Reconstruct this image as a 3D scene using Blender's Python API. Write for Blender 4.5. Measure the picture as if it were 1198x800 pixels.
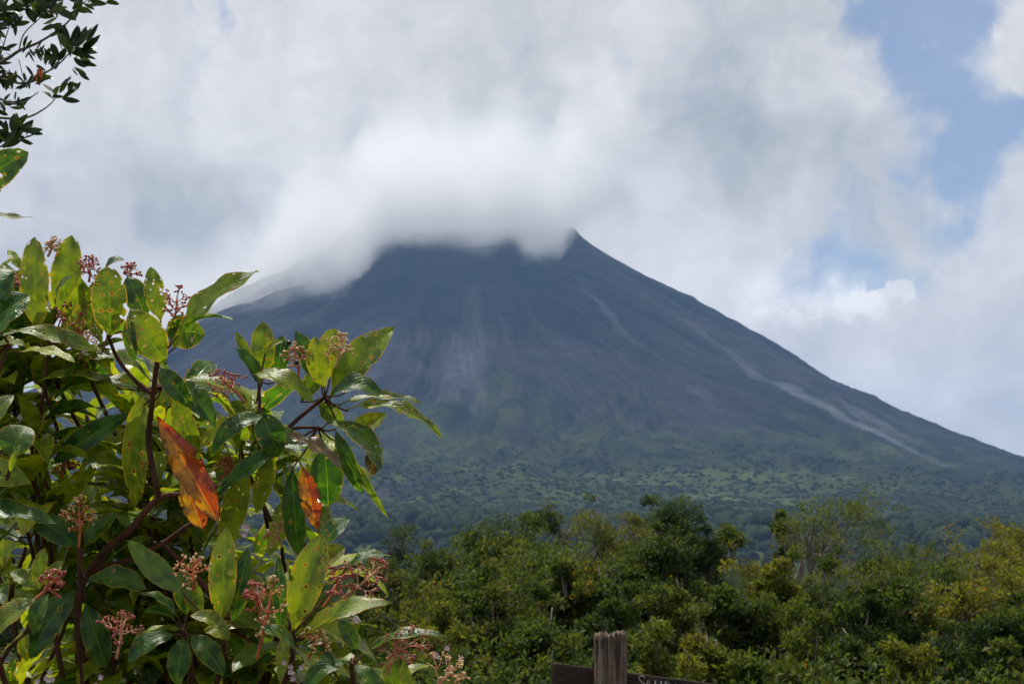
import bpy, math, random
import numpy as np
from mathutils import Vector, Matrix

for o in list(bpy.data.objects): bpy.data.objects.remove(o)
S = bpy.context.scene
COL = S.collection
R = math.radians
PI = math.pi

# ------------------------------------------------------------------ camera
F = 1664.0            # focal length in pixels of the 1198 px wide photograph (50 mm)
PITCH = R(9.05)
EYE = Vector((0, 0, 1.6))
cam = bpy.data.cameras.new('camera'); cam.lens = 50; cam.sensor_width = 36
cam.clip_start = 0.05; cam.clip_end = 40000
cam.dof.use_dof = True; cam.dof.focus_distance = 2.05; cam.dof.aperture_fstop = 25
cam_o = bpy.data.objects.new('camera', cam); COL.objects.link(cam_o)
cam_o.location = EYE; cam_o.rotation_euler = (PI/2 + PITCH, 0, 0)
S.camera = cam_o
CF = Vector((0, math.cos(PITCH), math.sin(PITCH)))
CU = Vector((0, -math.sin(PITCH), math.cos(PITCH)))
CR = Vector((1, 0, 0))
def P(px, py, d):
    """place in the world seen at pixel (px, py) at depth d metres"""
    return EYE + (CF + CR*((px-599)/F) + CU*(-(py-400)/F))*d
def Dir(px, py):
    return (CF + CR*((px-599)/F) + CU*(-(py-400)/F)).normalized()

# ------------------------------------------------------------------ render
S.render.engine = 'CYCLES'
cy = S.cycles
cy.use_adaptive_sampling = True; cy.adaptive_threshold = 0.018; cy.adaptive_min_samples = 16
cy.use_denoising = True
try: cy.denoiser = 'OPENIMAGEDENOISE'
except Exception: pass
cy.max_bounces = 10; cy.diffuse_bounces = 3; cy.glossy_bounces = 2; cy.transmission_bounces = 4
cy.volume_bounces = 6; cy.transparent_max_bounces = 12
cy.sample_clamp_indirect = 4
cy.volume_step_rate = 1.0; cy.volume_max_steps = 256
cy.time_limit = 900
S.view_settings.view_transform = 'Standard'; S.view_settings.look = 'None'
S.view_settings.exposure = 0; S.view_settings.gamma = 1
S.view_settings.use_curve_mapping = False

# ------------------------------------------------------------------ node helper
class NT:
    def __init__(s, tree): s.t = tree; s.n = tree.nodes; s.l = tree.links
    def new(s, typ, **kw):
        n = s.n.new(typ)
        for k, v in kw.items(): setattr(n, k, v)
        return n
    def put(s, sock, v):
        if isinstance(v, bpy.types.NodeSocket): s.l.new(v, sock)
        elif v is not None: sock.default_value = v
    def m(s, op, a, b=None, c=None, clamp=False):
        n = s.new('ShaderNodeMath', operation=op, use_clamp=clamp)
        s.put(n.inputs[0], a); s.put(n.inputs[1], b); s.put(n.inputs[2], c)
        return n.outputs[0]
    def vm(s, op, a, b=None, scale=None):
        n = s.new('ShaderNodeVectorMath', operation=op)
        s.put(n.inputs[0], a); s.put(n.inputs[1], b)
        if scale is not None: s.put(n.inputs['Scale'], scale)
        return n.outputs['Value'] if op in ('DISTANCE','LENGTH','DOT_PRODUCT') else n.outputs[0]
    def noise(s, vec, scale, detail=4, rough=0.5, dist=0.0, col=False):
        n = s.new('ShaderNodeTexNoise'); s.put(n.inputs['Vector'], vec)
        n.inputs['Scale'].default_value = scale; n.inputs['Detail'].default_value = detail
        n.inputs['Roughness'].default_value = rough; n.inputs['Distortion'].default_value = dist
        return n.outputs['Color'] if col else n.outputs[0]
    def ramp(s, v, a, b, lo=0.0, hi=1.0, smooth=True):
        n = s.new('ShaderNodeMapRange', interpolation_type='SMOOTHSTEP' if smooth else 'LINEAR')
        s.put(n.inputs[0], v); s.put(n.inputs[1], a); s.put(n.inputs[2], b); s.put(n.inputs[3], lo); s.put(n.inputs[4], hi)
        return n.outputs[0]
    def mix(s, f, a, b, mode='MIX'):
        n = s.new('ShaderNodeMix', data_type='RGBA', blend_type=mode)
        s.put(n.inputs[0], f); s.put(n.inputs[6], a); s.put(n.inputs[7], b)
        return n.outputs[2]
    def attr(s, name):
        n = s.new('ShaderNodeAttribute'); n.attribute_name = name; return n
    def map(s, vec, loc=(0,0,0), scale=(1,1,1)):
        n = s.new('ShaderNodeMapping'); s.put(n.inputs[0], vec)
        n.inputs['Location'].default_value = loc; n.inputs['Scale'].default_value = scale
        return n.outputs[0]
def C3(r, g, b): return (r, g, b, 1.0)

# ------------------------------------------------------------------ sky and sun
SUN_EL, SUN_AZ = R(69), R(-36)       # azimuth from +Y (ahead), negative to the left
sun_dir = Vector((math.sin(SUN_AZ)*math.cos(SUN_EL), math.cos(SUN_AZ)*math.cos(SUN_EL), math.sin(SUN_EL)))
W = bpy.data.worlds.new('World'); S.world = W; W.use_nodes = True
t = NT(W.node_tree); t.n.clear()
out = t.new('ShaderNodeOutputWorld')
sky = t.new('ShaderNodeTexSky', sky_type='NISHITA', sun_disc=False)
sky.sun_elevation = SUN_EL; sky.sun_rotation = SUN_AZ; sky.altitude = 600
sky.air_density = 1.0; sky.dust_density = 0.6; sky.ozone_density = 1.5
bgs = t.new('ShaderNodeBackground'); t.put(bgs.inputs[0], sky.outputs[0]); bgs.inputs[1].default_value = 0.115
tc = t.new('ShaderNodeTexCoord'); D = tc.outputs['Generated']
warp = t.vm('SUBTRACT', t.noise(D, 9.0, 3, 0.55, col=True), (0.5,0.5,0.5))
warp2 = t.vm('SUBTRACT', t.noise(D, 38.0, 3, 0.6, col=True), (0.5,0.5,0.5))
DW = t.vm('ADD', t.vm('ADD', D, t.vm('SCALE', warp, scale=0.13)), t.vm('SCALE', warp2, scale=0.035))
def blob(px, py, rpx, a, vec=None, power=1.0):
    d = t.vm('DISTANCE', vec or DW, tuple(Dir(px, py)))
    return t.ramp(d, rpx/F, 0.0, 0.0, a)
def total(lst, start, vec=None):
    acc = start
    for b in lst: acc = t.m('ADD', acc, blob(*b, vec=vec))
    return acc
gaps = [(1060,10,120,1.1),(1085,100,90,.85),(1125,165,85,.8),(1185,190,85,.75),(1005,30,60,.5),(1150,250,60,.4),(1060,330,50,.3),
        (1005,300,80,.8),(930,312,75,.65),(1080,285,70,.45),(865,195,50,.12),(215,-8,26,.6),(262,-6,26,.6),
        (1100,-60,120,1.0),(1300,150,120,.9),(1120,230,45,.35),(930,55,45,.2)]
wisps = [(1172,45,70,.55),(1190,90,60,.3),(1075,48,16,.5),(960,40,45,.25)]
DN = t.vm('ADD', D, t.vm('SCALE', warp, scale=.10))
n1 = t.noise(DN, 6.0, 4, 0.6); n2 = t.noise(DN, 19.0, 6, 0.64)
bil = t.new('ShaderNodeTexVoronoi', feature='SMOOTH_F1'); t.put(bil.inputs['Vector'], DW); bil.inputs['Scale'].default_value = 13; bil.inputs['Smoothness'].default_value = .6
bil.inputs['Detail'].default_value = 2.5; bil.inputs['Roughness'].default_value = .6; bil = bil.outputs['Distance']
genc = t.ramp(t.noise(D, 2.2, 3, 0.55), .36, .52)        # broken cloud over the rest of the sky
gap = t.m('SUBTRACT', total(gaps, 0.0), total(wisps, 0.0))
cover = t.m('SUBTRACT', t.m('ADD', 1.0, t.m('MULTIPLY', t.m('SUBTRACT', n2, .5), 1.1)), gap)
front = t.ramp(t.vm('DOT_PRODUCT', D, tuple(Dir(599,400))), .80, .90)
cover = t.m('ADD', t.m('SUBTRACT', cover, t.m('MULTIPLY', t.m('SUBTRACT', bil, .42), .22)), .12)
cover = t.m('ADD', t.m('MULTIPLY', cover, front), t.m('MULTIPLY', genc, t.m('SUBTRACT', 1.0, front)))
alpha = t.ramp(cover, 0.05, .95, .20, 1.0)
brights = [(245,45,70,.10),(345,225,75,.12),(365,270,60,.14),(350,150,90,.05),(735,60,80,.10),(320,320,80,.06),(480,60,120,.06),
           (880,365,90,.20),(800,340,90,.14),(1000,352,45,.28),(1040,347,30,.25),(960,360,50,.22),(1100,420,200,.14),(230,120,160,.06),(760,130,70,.06),(1000,120,60,.08)]
darks = [(150,290,190,.20),(590,230,150,.16),(560,130,120,.07),(870,170,110,.16),(920,200,90,.07),(640,60,70,.04),(690,200,100,.12),(450,260,90,.06),(1000,220,90,.05)]
lum = t.m('SUBTRACT', total(brights, 0.80), total(darks, 0.0))
lum = t.m('ADD', lum, t.m('MULTIPLY', t.m('SUBTRACT', n1, .5), .42))
lum = t.m('ADD', lum, t.m('MULTIPLY', t.m('SUBTRACT', n2, .5), .30))
lum = t.m('SUBTRACT', lum, t.m('MULTIPLY', t.m('SUBTRACT', bil, .42), .16))
cum = total([(1012,352,30,1.0),(1040,347,26,1.0),(1058,344,16,.8),(992,362,26,.9),(955,356,20,.7),(925,362,26,.7),(890,372,34,.6),(1025,372,34,.7)], 0.0, t.vm('ADD', D, t.vm('SCALE', warp2, scale=.045)))
cum = t.m('MULTIPLY', t.ramp(cum, .18, .62), front)
alpha = t.m('MAXIMUM', alpha, cum)
lum = t.m('ADD', lum, t.m('MULTIPLY', cum, .11))
lum = t.m('MAXIMUM', t.m('MINIMUM', lum, 1.02), .46)
ccol = t.mix(t.ramp(lum, .35, .72), C3(.86,.98,1.08), C3(1.0,1.0,1.02))
bgc = t.new('ShaderNodeBackground'); t.put(bgc.inputs[0], ccol); t.put(bgc.inputs[1], lum)
mx = t.new('ShaderNodeMixShader'); t.put(mx.inputs[0], alpha); t.l.new(bgs.outputs[0], mx.inputs[1]); t.l.new(bgc.outputs[0], mx.inputs[2])
t.l.new(mx.outputs[0], out.inputs[0])
W.cycles.sampling_method = 'MANUAL'; W.cycles.sample_map_resolution = 512

sl = bpy.data.lights.new('sun', 'SUN'); sl.energy = 4.8; sl.angle = R(0.53); sl.color = (1.0, .95, .87)
so = bpy.data.objects.new('sun', sl); COL.objects.link(so)
so.location = (0, 0, 60); so.rotation_euler = (-sun_dir).to_track_quat('-Z', 'Y').to_euler()

# ------------------------------------------------------------------ mesh helpers
def tag(o, label=None, cat=None, group=None, kind=None):
    if label: o['label'] = label
    if cat: o['category'] = cat
    if group: o['group'] = group
    if kind: o['kind'] = kind
    return o
def empty(name, loc=(0,0,0)):
    o = bpy.data.objects.new(name, None); COL.objects.link(o); o.location = loc; o.empty_display_size = .2
    return o
def np_mesh(name, V, faces, mats=(), smooth=True, uv=None, cols=None, mi=None):
    """V (n,3); faces: array (m,k) or list of such arrays; uv (n,2) per point; cols dict name->(n,4) per point"""
    me = bpy.data.meshes.new(name)
    fl = [np.asarray(f, dtype=np.int32) for f in (faces if isinstance(faces, list) else [faces]) if len(f)]
    V = np.asarray(V, dtype=np.float32)
    loops = np.concatenate([f.ravel() for f in fl]); sizes = np.concatenate([np.full(len(f), f.shape[1]) for f in fl])
    starts = np.concatenate([[0], np.cumsum(sizes)[:-1]])
    me.vertices.add(len(V)); me.vertices.foreach_set('co', V.ravel())
    me.loops.add(len(loops)); me.loops.foreach_set('vertex_index', loops.astype(np.int32))
    me.polygons.add(len(sizes)); me.polygons.foreach_set('loop_start', starts.astype(np.int32))
    try: me.polygons.foreach_set('loop_total', sizes.astype(np.int32))
    except Exception: pass
    if mi is not None: me.polygons.foreach_set('material_index', np.asarray(mi, dtype=np.int32))
    me.update(calc_edges=True)
    if smooth: me.polygons.foreach_set('use_smooth', np.ones(len(sizes), dtype=bool))
    if uv is not None:
        l = me.uv_layers.new(name='UVMap'); l.data.foreach_set('uv', np.asarray(uv, dtype=np.float32)[loops].ravel())
    for k, c in (cols or {}).items():
        a = me.color_attributes.new(k, 'FLOAT_COLOR', 'POINT'); a.data.foreach_set('color', np.asarray(c, dtype=np.float32).ravel())
    for m in mats: me.materials.append(m)
    me.validate()
    return me
def add_obj(name, me, parent=None, loc=None):
    o = bpy.data.objects.new(name, me); COL.objects.link(o)
    if parent: o.parent = parent
    if loc is not None: o.location = loc
    return o
class MB:
    """collects vertices, tris/quads, uvs and per point colours into ONE mesh"""
    def __init__(s): s.v=[]; s.q=[]; s.t=[]; s.uv=[]; s.c=[]; s.n=0
    def add(s, V, quads=None, tris=None, uv=None, col=(0,0,0,0)):
        V = np.asarray(V, dtype=np.float32).reshape(-1,3); k = len(V)
        s.v.append(V)
        if quads is not None and len(quads): s.q.append(np.asarray(quads, dtype=np.int64).reshape(-1,4)+s.n)
        if tris is not None and len(tris): s.t.append(np.asarray(tris, dtype=np.int64).reshape(-1,3)+s.n)
        s.uv.append(np.zeros((k,2)) if uv is None else np.asarray(uv))
        c = np.asarray(col, dtype=np.float32)
        s.c.append(np.tile(c, (k,1)) if c.ndim == 1 else c)
        s.n += k
    def tube(s, pts, rad, seg=6, col=(0,0,0,0), cap=True):
        pts = [Vector(p) for p in pts]; n = len(pts)
        rad = list(rad) if hasattr(rad, '__len__') else [rad]*n
        prev = None; V = []; U = []; L = 0
        for i, p in enumerate(pts):
            tan = (pts[min(i+1,n-1)] - pts[max(i-1,0)])
            if tan.length < 1e-9: tan = Vector((0,0,1))
            tan.normalize()
            if i: L += (p-pts[i-1]).length
            a = prev if prev else (Vector((1,0,0)) if abs(tan.x) < .8 else Vector((0,1,0)))
            a = (a - tan*a.dot(tan)).normalized(); b = tan.cross(a); prev = a
            for k in range(seg):
                w = 2*PI*k/seg
                V.append(p + (a*math.cos(w) + b*math.sin(w))*rad[i]); U.append((k/seg, L))
        Q = [(i*seg+k, i*seg+(k+1)%seg, (i+1)*seg+(k+1)%seg, (i+1)*seg+k) for i in range(n-1) for k in range(seg)]
        T = []
        if cap:
            V.append(pts[-1] + (pts[-1]-pts[-2]).normalized()*rad[-1]*.4); U.append((0,L))
            T = [((n-1)*seg+k, (n-1)*seg+(k+1)%seg, n*seg) for k in range(seg)]
        s.add([tuple(v) for v in V], Q, T, U, col)
    def mesh(s, name, mats=(), smooth=True):
        V = np.concatenate(s.v); f = []
        if s.q: f.append(np.concatenate(s.q))
        if s.t: f.append(np.concatenate(s.t))
        return np_mesh(name, V, f, mats, smooth, np.concatenate(s.uv), {'Col': np.concatenate(s.c)})
    def build(s, name, mat, parent=None, smooth=True):
        return add_obj(name, s.mesh(name, [mat], smooth), parent)
def spline(pts, n=8):
    """Catmull-Rom through points"""
    pts = [Vector(p) for p in pts]
    if len(pts) < 3: return [pts[0].lerp(pts[-1], i/n) for i in range(n+1)]
    e = [pts[0]*2-pts[1]] + pts + [pts[-1]*2-pts[-2]]; o = []
    for i in range(1, len(e)-2):
        a,b,c,d = e[i-1],e[i],e[i+1],e[i+2]
        for k in range(n):
            u = k/n
            o.append(.5*((2*b)+(c-a)*u+(2*a-5*b+4*c-d)*u*u+(3*b-a-3*c+d)*u**3))
    o.append(pts[-1]); return o
# value noise for terrain
def _hash(ix, iy, seed):
    h = (ix.astype(np.int64)*374761393 + iy.astype(np.int64)*668265263 + seed*982451653) & 0xffffffff
    h = ((h ^ (h >> 13))*1274126177) & 0xffffffff
    return ((h ^ (h >> 16)) & 0xffffff)/float(0xffffff)
def vnoise(x, y, seed=0):
    ix = np.floor(x); iy = np.floor(y); fx = x-ix; fy = y-iy
    fx = fx*fx*fx*(fx*(fx*6-15)+10); fy = fy*fy*fy*(fy*(fy*6-15)+10)
    a=_hash(ix,iy,seed); b=_hash(ix+1,iy,seed); c=_hash(ix,iy+1,seed); d=_hash(ix+1,iy+1,seed)
    return (a*(1-fx)+b*fx)*(1-fy)+(c*(1-fx)+d*fx)*fy
def fbm(x, y, oct=5, seed=0, gain=.5):
    s = 0; a = 1; n = 0
    for i in range(oct): s = s + a*vnoise(x*2**i+17.3*i, y*2**i-9.1*i, seed+i); n += a; a *= gain
    return s/n
def sstep(a, b, x):
    u = np.clip((x-a)/(b-a), 0, 1); return u*u*(3-2*u)

# ------------------------------------------------------------------ volcano
VY = 4000.0
def wx(px, y=VY): return (px-599)/F*y
A = np.array([wx(402), VY-60.0]); B = np.array([wx(673), VY+0.0])
prof_d = [0, 22, 60, 204, 330, 420, 588, 744, 876, 1044, 1164, 1255, 1450, 1700, 2000, 2300, 2700, 3100, 3700, 6000]
prof_h = [972, 946, 914, 815, 735, 680, 577, 480, 412, 322, 280, 244, 182, 130, 88, 56, 28, 10, -6, -16]
_cache = {}
def volcano_h(x, y):
    ab = B-A; L2 = (ab**2).sum()
    tt = np.clip(((x-A[0])*ab[0]+(y-A[1])*ab[1])/L2, 0, 1)
    dx = x-(A[0]+ab[0]*tt); dy = y-(A[1]+ab[1]*tt)
    d = np.hypot(dx, dy)
    th = np.arctan2(x-(A[0]+B[0])/2, -(y-VY))       # 0 towards the camera
    d = d*(1+.05*(fbm(th*3+9, th*0+3.3, 3, 5)-.5)*sstep(100, 900, d)*2)
    h = np.interp(d, prof_d, prof_h) - (1-tt)*22*np.exp(-d/500)
    steep = sstep(60, 400, d)*(1-sstep(1300, 2400, d))
    # gullies running down slope, splitting outwards
    wob = (fbm(d/420, th*3, 4, 11)-.5)*.35
    g1 = np.abs(2*vnoise((th+wob)*11, d/900, 21)-1); g2 = np.abs(2*vnoise((th+wob*.8)*27, d/500, 22)-1)
    g3 = np.abs(2*vnoise((th+wob*.6)*60, d/260, 23)-1)
    g4 = np.abs(2*vnoise((th+wob*.5)*120, d/150, 24)-1)
    h = h + steep*((g1-.5)*38 + (g2-.5)*24 + (g3-.5)*14*sstep(150,600,d) + (g4-.5)*7*sstep(300,700,d))
    h = h + (fbm(x/260, y/260, 6, 31, .55)-.5)*(30*steep+26*sstep(1000,1800,d))
    h = h + (fbm(x/60, y/60, 4, 41, .6)-.5)*(10*steep+5)
    _cache['th'] = th+wob*.6; _cache['d'] = d
    h = h - 60*np.maximum(sstep(1450, 1160, y), sstep(2900, 3390, np.abs(x)))
    h = h + 22*np.exp(-((x+330)/420)**2-((y-2350)/300)**2) + 26*np.exp(-((x-620)/380)**2-((y-2500)/260)**2)
    return h
xs = np.concatenate([np.arange(-3400, -1700, 17.0), np.arange(-1700, 1900, 7.0), np.arange(1900, 3401, 14.0)])
ys = np.concatenate([np.arange(1150, 2700, 9.0), np.arange(2700, 4150, 6.5), np.arange(4150, 7500, 60.0)])
X, Y = np.meshgrid(xs, ys); Z = volcano_h(X, Y); TH, DD = _cache['th'], _cache['d']
nx, ny = len(xs), len(ys)
idx = np.arange(nx*ny).reshape(ny, nx)
Q = np.stack([idx[:-1,:-1], idx[:-1,1:], idx[1:,1:], idx[1:,:-1]], -1).reshape(-1,4)
# where the ray through a pixel meets the slope
def on_slope(px, py):
    d = Dir(px, py); tt = np.arange(1200, 5200, 6.0)
    p = np.array([[EYE.x+d.x*k, EYE.y+d.y*k, EYE.z+d.z*k] for k in tt])
    hh = volcano_h(p[:,0], p[:,1]); hit = np.nonzero(hh >= p[:,2])[0]
    return p[hit[0]] if len(hit) else p[np.argmin(p[:,2]-hh)]
def line_mask(pts, w0, w1, soft=.6):
    P3 = [on_slope(*p)[:2] for p in pts]; m = np.zeros_like(X); n = len(P3)-1
    jit = (fbm(X/90, Y/90, 4, 71)-.5)
    for i in range(n):
        a, b = P3[i], P3[i+1]; ab = b-a
        u = np.clip(((X-a[0])*ab[0]+(Y-a[1])*ab[1])/max((ab**2).sum(),1e-6), 0, 1)
        dd = np.hypot(X-(a[0]+ab[0]*u), Y-(a[1]+ab[1]*u))
        w = w0[i]*(1-u)+w0[i+1]*u
        dd = dd*(1+jit*.8)
        m = np.maximum(m, (1-sstep(w*soft, w*1.5, dd))*(w1[i]*(1-u)+w1[i+1]*u))
    return m
scree = np.zeros_like(X)
scree = np.maximum(scree, line_mask([(676,328),(700,352),(722,378),(745,400),(775,420)], [7,10,11,8,6], [.3,.7,.6,.35,.1]))
scree = np.maximum(scree, line_mask([(752,346),(850,408),(910,448),(960,474),(1010,499),(1060,522),(1112,546)], [7,15,20,22,17,13,10], [.15,.35,.55,.75,.7,.55,.2]))
scree = np.maximum(scree, line_mask([(930,440),(1010,484),(1075,516)], [9,14,9], [.2,.45,.3]))
scree = np.maximum(scree, line_mask([(554,335),(550,380),(545,420),(540,465)], [12,28,44,50], [.22,.38,.40,.22]))
scree = np.maximum(scree, line_mask([(785,442),(815,455),(835,470)], [8,10,8], [.2,.35,.1]))
scree = scree*(.35+1.2*fbm(TH*150, DD/160, 4, 81))
Z = Z-5.0*np.clip(scree,0,1)
green = sstep(520, 140, Z + (fbm(X/220, Y/220, 5, 91)-.5)*320)*.8
green = np.maximum(green, .75*line_mask([(960,500),(1000,535),(1060,580)], [50,80,120], [.4,.8,.8]))
green = np.maximum(green, .5*line_mask([(820,380),(880,425),(940,470)], [40,50,60], [.4,.6,.6]))
green = np.clip(green, 0, 1)
bright = sstep(.5,.72, fbm(X/170+5, Y/260, 5, 101))*sstep(330, 120, Z)
bright = np.maximum(bright, line_mask([(500,515),(560,545),(620,560),(700,590)], [70,80,70,60], [.6,.7,.7,.5], .2))
lava = line_mask([(440,580),(480,568),(520,560)], [40,45,30], [.8,.9,.5])
col = np.stack([scree, green*(1-lava), bright*(1-lava), np.ones_like(X)], -1).reshape(-1,4)

m = bpy.data.materials.new('volcano_slope'); m.use_nodes = True
k = NT(m.node_tree); bs = k.n['Principled BSDF']
geo = k.new('ShaderNodeNewGeometry'); pos = geo.outputs['Position']
at = k.attr('Col'); sp = k.new('ShaderNodeSeparateColor'); k.put(sp.inputs[0], at.outputs['Color'])
uvm = k.new('ShaderNodeUVMap'); uvm.uv_map = 'UVMap'; st = k.noise(k.map(uvm.outputs[0], scale=(7,1,1)), 1.0, 7, .68)
nf = k.noise(pos, .012, 8, .65); nm = k.noise(pos, .0035, 6, .6); nn = k.noise(pos, .045, 6, .75)
rock = k.mix(k.ramp(k.m('MULTIPLY_ADD', nf, .5, k.m('MULTIPLY', nm, .5)), .40, .60), C3(.009,.011,.015), C3(.026,.025,.028))  # basalt tones set darker than bare rock, standing in for cloud shadow on the cone
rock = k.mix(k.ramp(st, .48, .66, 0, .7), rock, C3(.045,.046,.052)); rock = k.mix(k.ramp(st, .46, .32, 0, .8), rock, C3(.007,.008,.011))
veg = k.mix(k.ramp(nf, .42, .58), C3(.010,.019,.008), C3(.030,.044,.013))
veg = k.mix(k.m('MULTIPLY', sp.outputs[2], k.ramp(nm, .3, .7, .35, 1.0)), veg, C3(.080,.100,.026))
veg = k.mix(k.ramp(nn, .50, .40, 0, .6), veg, C3(.006,.011,.006))
gm = k.m('ADD', sp.outputs[1], k.m('ADD', k.m('MULTIPLY', k.m('SUBTRACT', nf, .5), 1.0), k.m('MULTIPLY', k.m('SUBTRACT', st, .5), 1.2)))
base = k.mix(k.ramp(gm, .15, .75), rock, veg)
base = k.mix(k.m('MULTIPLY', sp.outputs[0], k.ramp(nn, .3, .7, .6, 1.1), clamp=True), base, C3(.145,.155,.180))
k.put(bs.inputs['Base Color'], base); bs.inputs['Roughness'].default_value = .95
bs.inputs['Specular IOR Level'].default_value = .1
bp = k.new('ShaderNodeBump'); bp.inputs['Strength'].default_value = .7; bp.inputs['Distance'].default_value = 16
k.put(bp.inputs['Height'], k.m('ADD', k.m('ADD', nf, k.m('MULTIPLY', st, 1.3)), k.m('MULTIPLY', nn, .35))); k.l.new(bp.outputs[0], bs.inputs['Normal'])
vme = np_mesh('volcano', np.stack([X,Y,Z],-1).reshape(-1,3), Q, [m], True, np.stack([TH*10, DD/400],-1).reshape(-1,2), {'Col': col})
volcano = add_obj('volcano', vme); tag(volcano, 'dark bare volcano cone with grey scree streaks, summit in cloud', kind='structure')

# ------------------------------------------------------------------ ground to the horizon
def ground_h(x, y):
    d = np.hypot(x, y)
    h = -9.0*sstep(7, 60, y + .25*np.abs(x))
    h = h + (fbm(x/30+3, y/30, 4, 7)-.5)*(1.2*sstep(4, 30, d)) - 8*sstep(150, 900, y)
    return h
gx = np.concatenate([-np.geomspace(9000, 60, 30), np.linspace(-55, 55, 80), np.geomspace(60, 9000, 30)])
gy = np.concatenate([-np.geomspace(9000, 20, 20), np.linspace(-15, 100, 90), np.geomspace(104, 9000, 40)])
GX, GY = np.meshgrid(gx, gy); GZ = ground_h(GX, GY); a_, b_ = len(gx), len(gy)
idx = np.arange(a_*b_).reshape(b_, a_)
Qg = np.stack([idx[:-1,:-1], idx[:-1,1:], idx[1:,1:], idx[1:,:-1]], -1).reshape(-1,4)
m = bpy.data.materials.new('forest_floor'); m.use_nodes = True
k = NT(m.node_tree); bs = k.n['Principled BSDF']; geo = k.new('ShaderNodeNewGeometry'); pos = geo.outputs['Position']
c = k.mix(k.ramp(k.noise(pos, .8, 8, .6), .35, .65), C3(.03,.045,.016), C3(.07,.055,.03))
k.put(bs.inputs['Base Color'], c); bs.inputs['Roughness'].default_value = 1
add_obj('ground', np_mesh('ground', np.stack([GX,GY,GZ],-1).reshape(-1,3), Qg, [m]))['kind'] = 'structure'

# ------------------------------------------------------------------ woods on the far slopes
rs = np.random.RandomState(4)
def dome(n_lon=7, n_lat=4):
    V = []; T = []; 
    for i in range(n_lat):
        el = -.25 + (PI/2+.25)*i/n_lat
        for j in range(n_lon):
            w = 2*PI*(j+.5*(i%2))/n_lon; V.append((math.cos(w)*math.cos(el), math.sin(w)*math.cos(el), math.sin(el)))
    V.append((0,0,1))
    for i in range(n_lat-1):
        for j in range(n_lon):
            a=i*n_lon+j; b=i*n_lon+(j+1)%n_lon; T += [(a,b,b+n_lon),(a,b+n_lon,a+n_lon)]
    for j in range(n_lon): T.append(((n_lat-1)*n_lon+j, (n_lat-1)*n_lon+(j+1)%n_lon, len(V)-1))
    return np.array(V), np.array(T)
DV, DT = dome()
def woods(name, x, y, z, r, mat, label):
    n = len(x); nv = len(DV)
    jit = 1+.34*(rs.rand(n, nv, 1)-.5)*2
    rot = rs.rand(n)*2*PI; c_, s_ = np.cos(rot)[:,None], np.sin(rot)[:,None]
    V = DV[None]*jit; V = np.stack([V[...,0]*c_-V[...,1]*s_, V[...,0]*s_+V[...,1]*c_, V[...,2]*(.75+.5*rs.rand(n,1))], -1)
    V = V*r[:,None,None]*np.array([1,1,.6 if name == 'slope_woods' else 1]) + np.stack([x,y,z+(.25 if name != 'slope_woods' else -.15)*r],-1)[:,None,:]
    T = (DT[None]+(np.arange(n)*nv)[:,None,None]).reshape(-1,3)
    tint = np.repeat(rs.rand(n), nv); cc = np.stack([tint]*3+[np.ones_like(tint)], -1)
    o = add_obj(name, np_mesh(name, V.reshape(-1,3), T, [mat], False, None, {'Col': cc}))
    return tag(o, label, kind='stuff')
m = bpy.data.materials.new('far_foliage'); m.use_nodes = True
k = NT(m.node_tree); bs = k.n['Principled BSDF']; at = k.attr('Col'); geo = k.new('ShaderNodeNewGeometry')
c = k.mix(at.outputs['Fac'], C3(.011,.019,.008), C3(.030,.042,.014)); k.put(bs.inputs['Base Color'], c); bs.inputs['Roughness'].default_value = 1
bs.inputs['Specular IOR Level'].default_value = .1
farfol = m
N = 60000
x = rs.uniform(-1700, 2100, N); y = rs.uniform(1200, 3450, N); z = volcano_h(x, y)
den = 1.5*sstep(300, 60, z+220*(fbm(x/240, y/240, 4, 57)-.5))*sstep(.25, .60, fbm(x/110, y/150, 5, 55)+.16*sstep(200,60,z)) + .0015*(z<400)
keep = rs.rand(N) < den
x, y, z = x[keep], y[keep], z[keep]
woods('slope_woods', x, y, z, rs.uniform(2.2, 5.4, len(x))*(.7+.3*(z<200)), farfol, 'dark scattered trees dotting the lower slopes of the volcano')
N = 14000
y = 110 + 1500*rs.rand(N)**1.5; x = (rs.rand(N)-.5)*2*(y*.42+25); z = np.maximum(ground_h(x, y), np.where(y>1150, volcano_h(x, y), -99))
woods('valley_forest', x, y, z, rs.uniform(3.5, 6.5, N)*(1+.6*sstep(150,700,y)), farfol, 'far dark forest filling the valley before the volcano')

# ------------------------------------------------------------------ cloud lying on the summit (a real volume round the peak)
CY0, CY1 = 3420.0, 4080.0
low = [(60,450),(200,475),(240,472),(275,458),(300,432),(320,388),(345,354),(385,352),(410,340),(423,300),(445,282),(500,280),(560,286),(600,272),(622,294),(640,302),(655,290),(668,268),(700,236),(745,200),(780,170)]
top = [(780,100),(740,20),(640,-60),(480,-90),(330,-60),(200,20),(100,120),(50,250)]
lw = [(P(px,py,3640).x, P(px,py,3640).z) for px,py in low]; tw = [(P(px,py,3640).x, P(px,py,3640).z) for px,py in top]
X0, X1 = lw[0][0], lw[-1][0]; ZA, ZB = 300.0, 1900.0
m = bpy.data.materials.new('summit_cloud'); m.use_nodes = True
k = NT(m.node_tree); k.n.clear(); mo = k.new('ShaderNodeOutputMaterial')
tcn = k.new('ShaderNodeTexCoord'); pos = tcn.outputs['Object']
w = k.vm('SUBTRACT', k.noise(pos, .0065, 6, .62, col=True), (.5,.5,.5))
pw = k.vm('ADD', pos, k.vm('SCALE', w, scale=235.0))
sx = k.new('ShaderNodeSeparateXYZ'); k.put(sx.inputs[0], pw)
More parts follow.
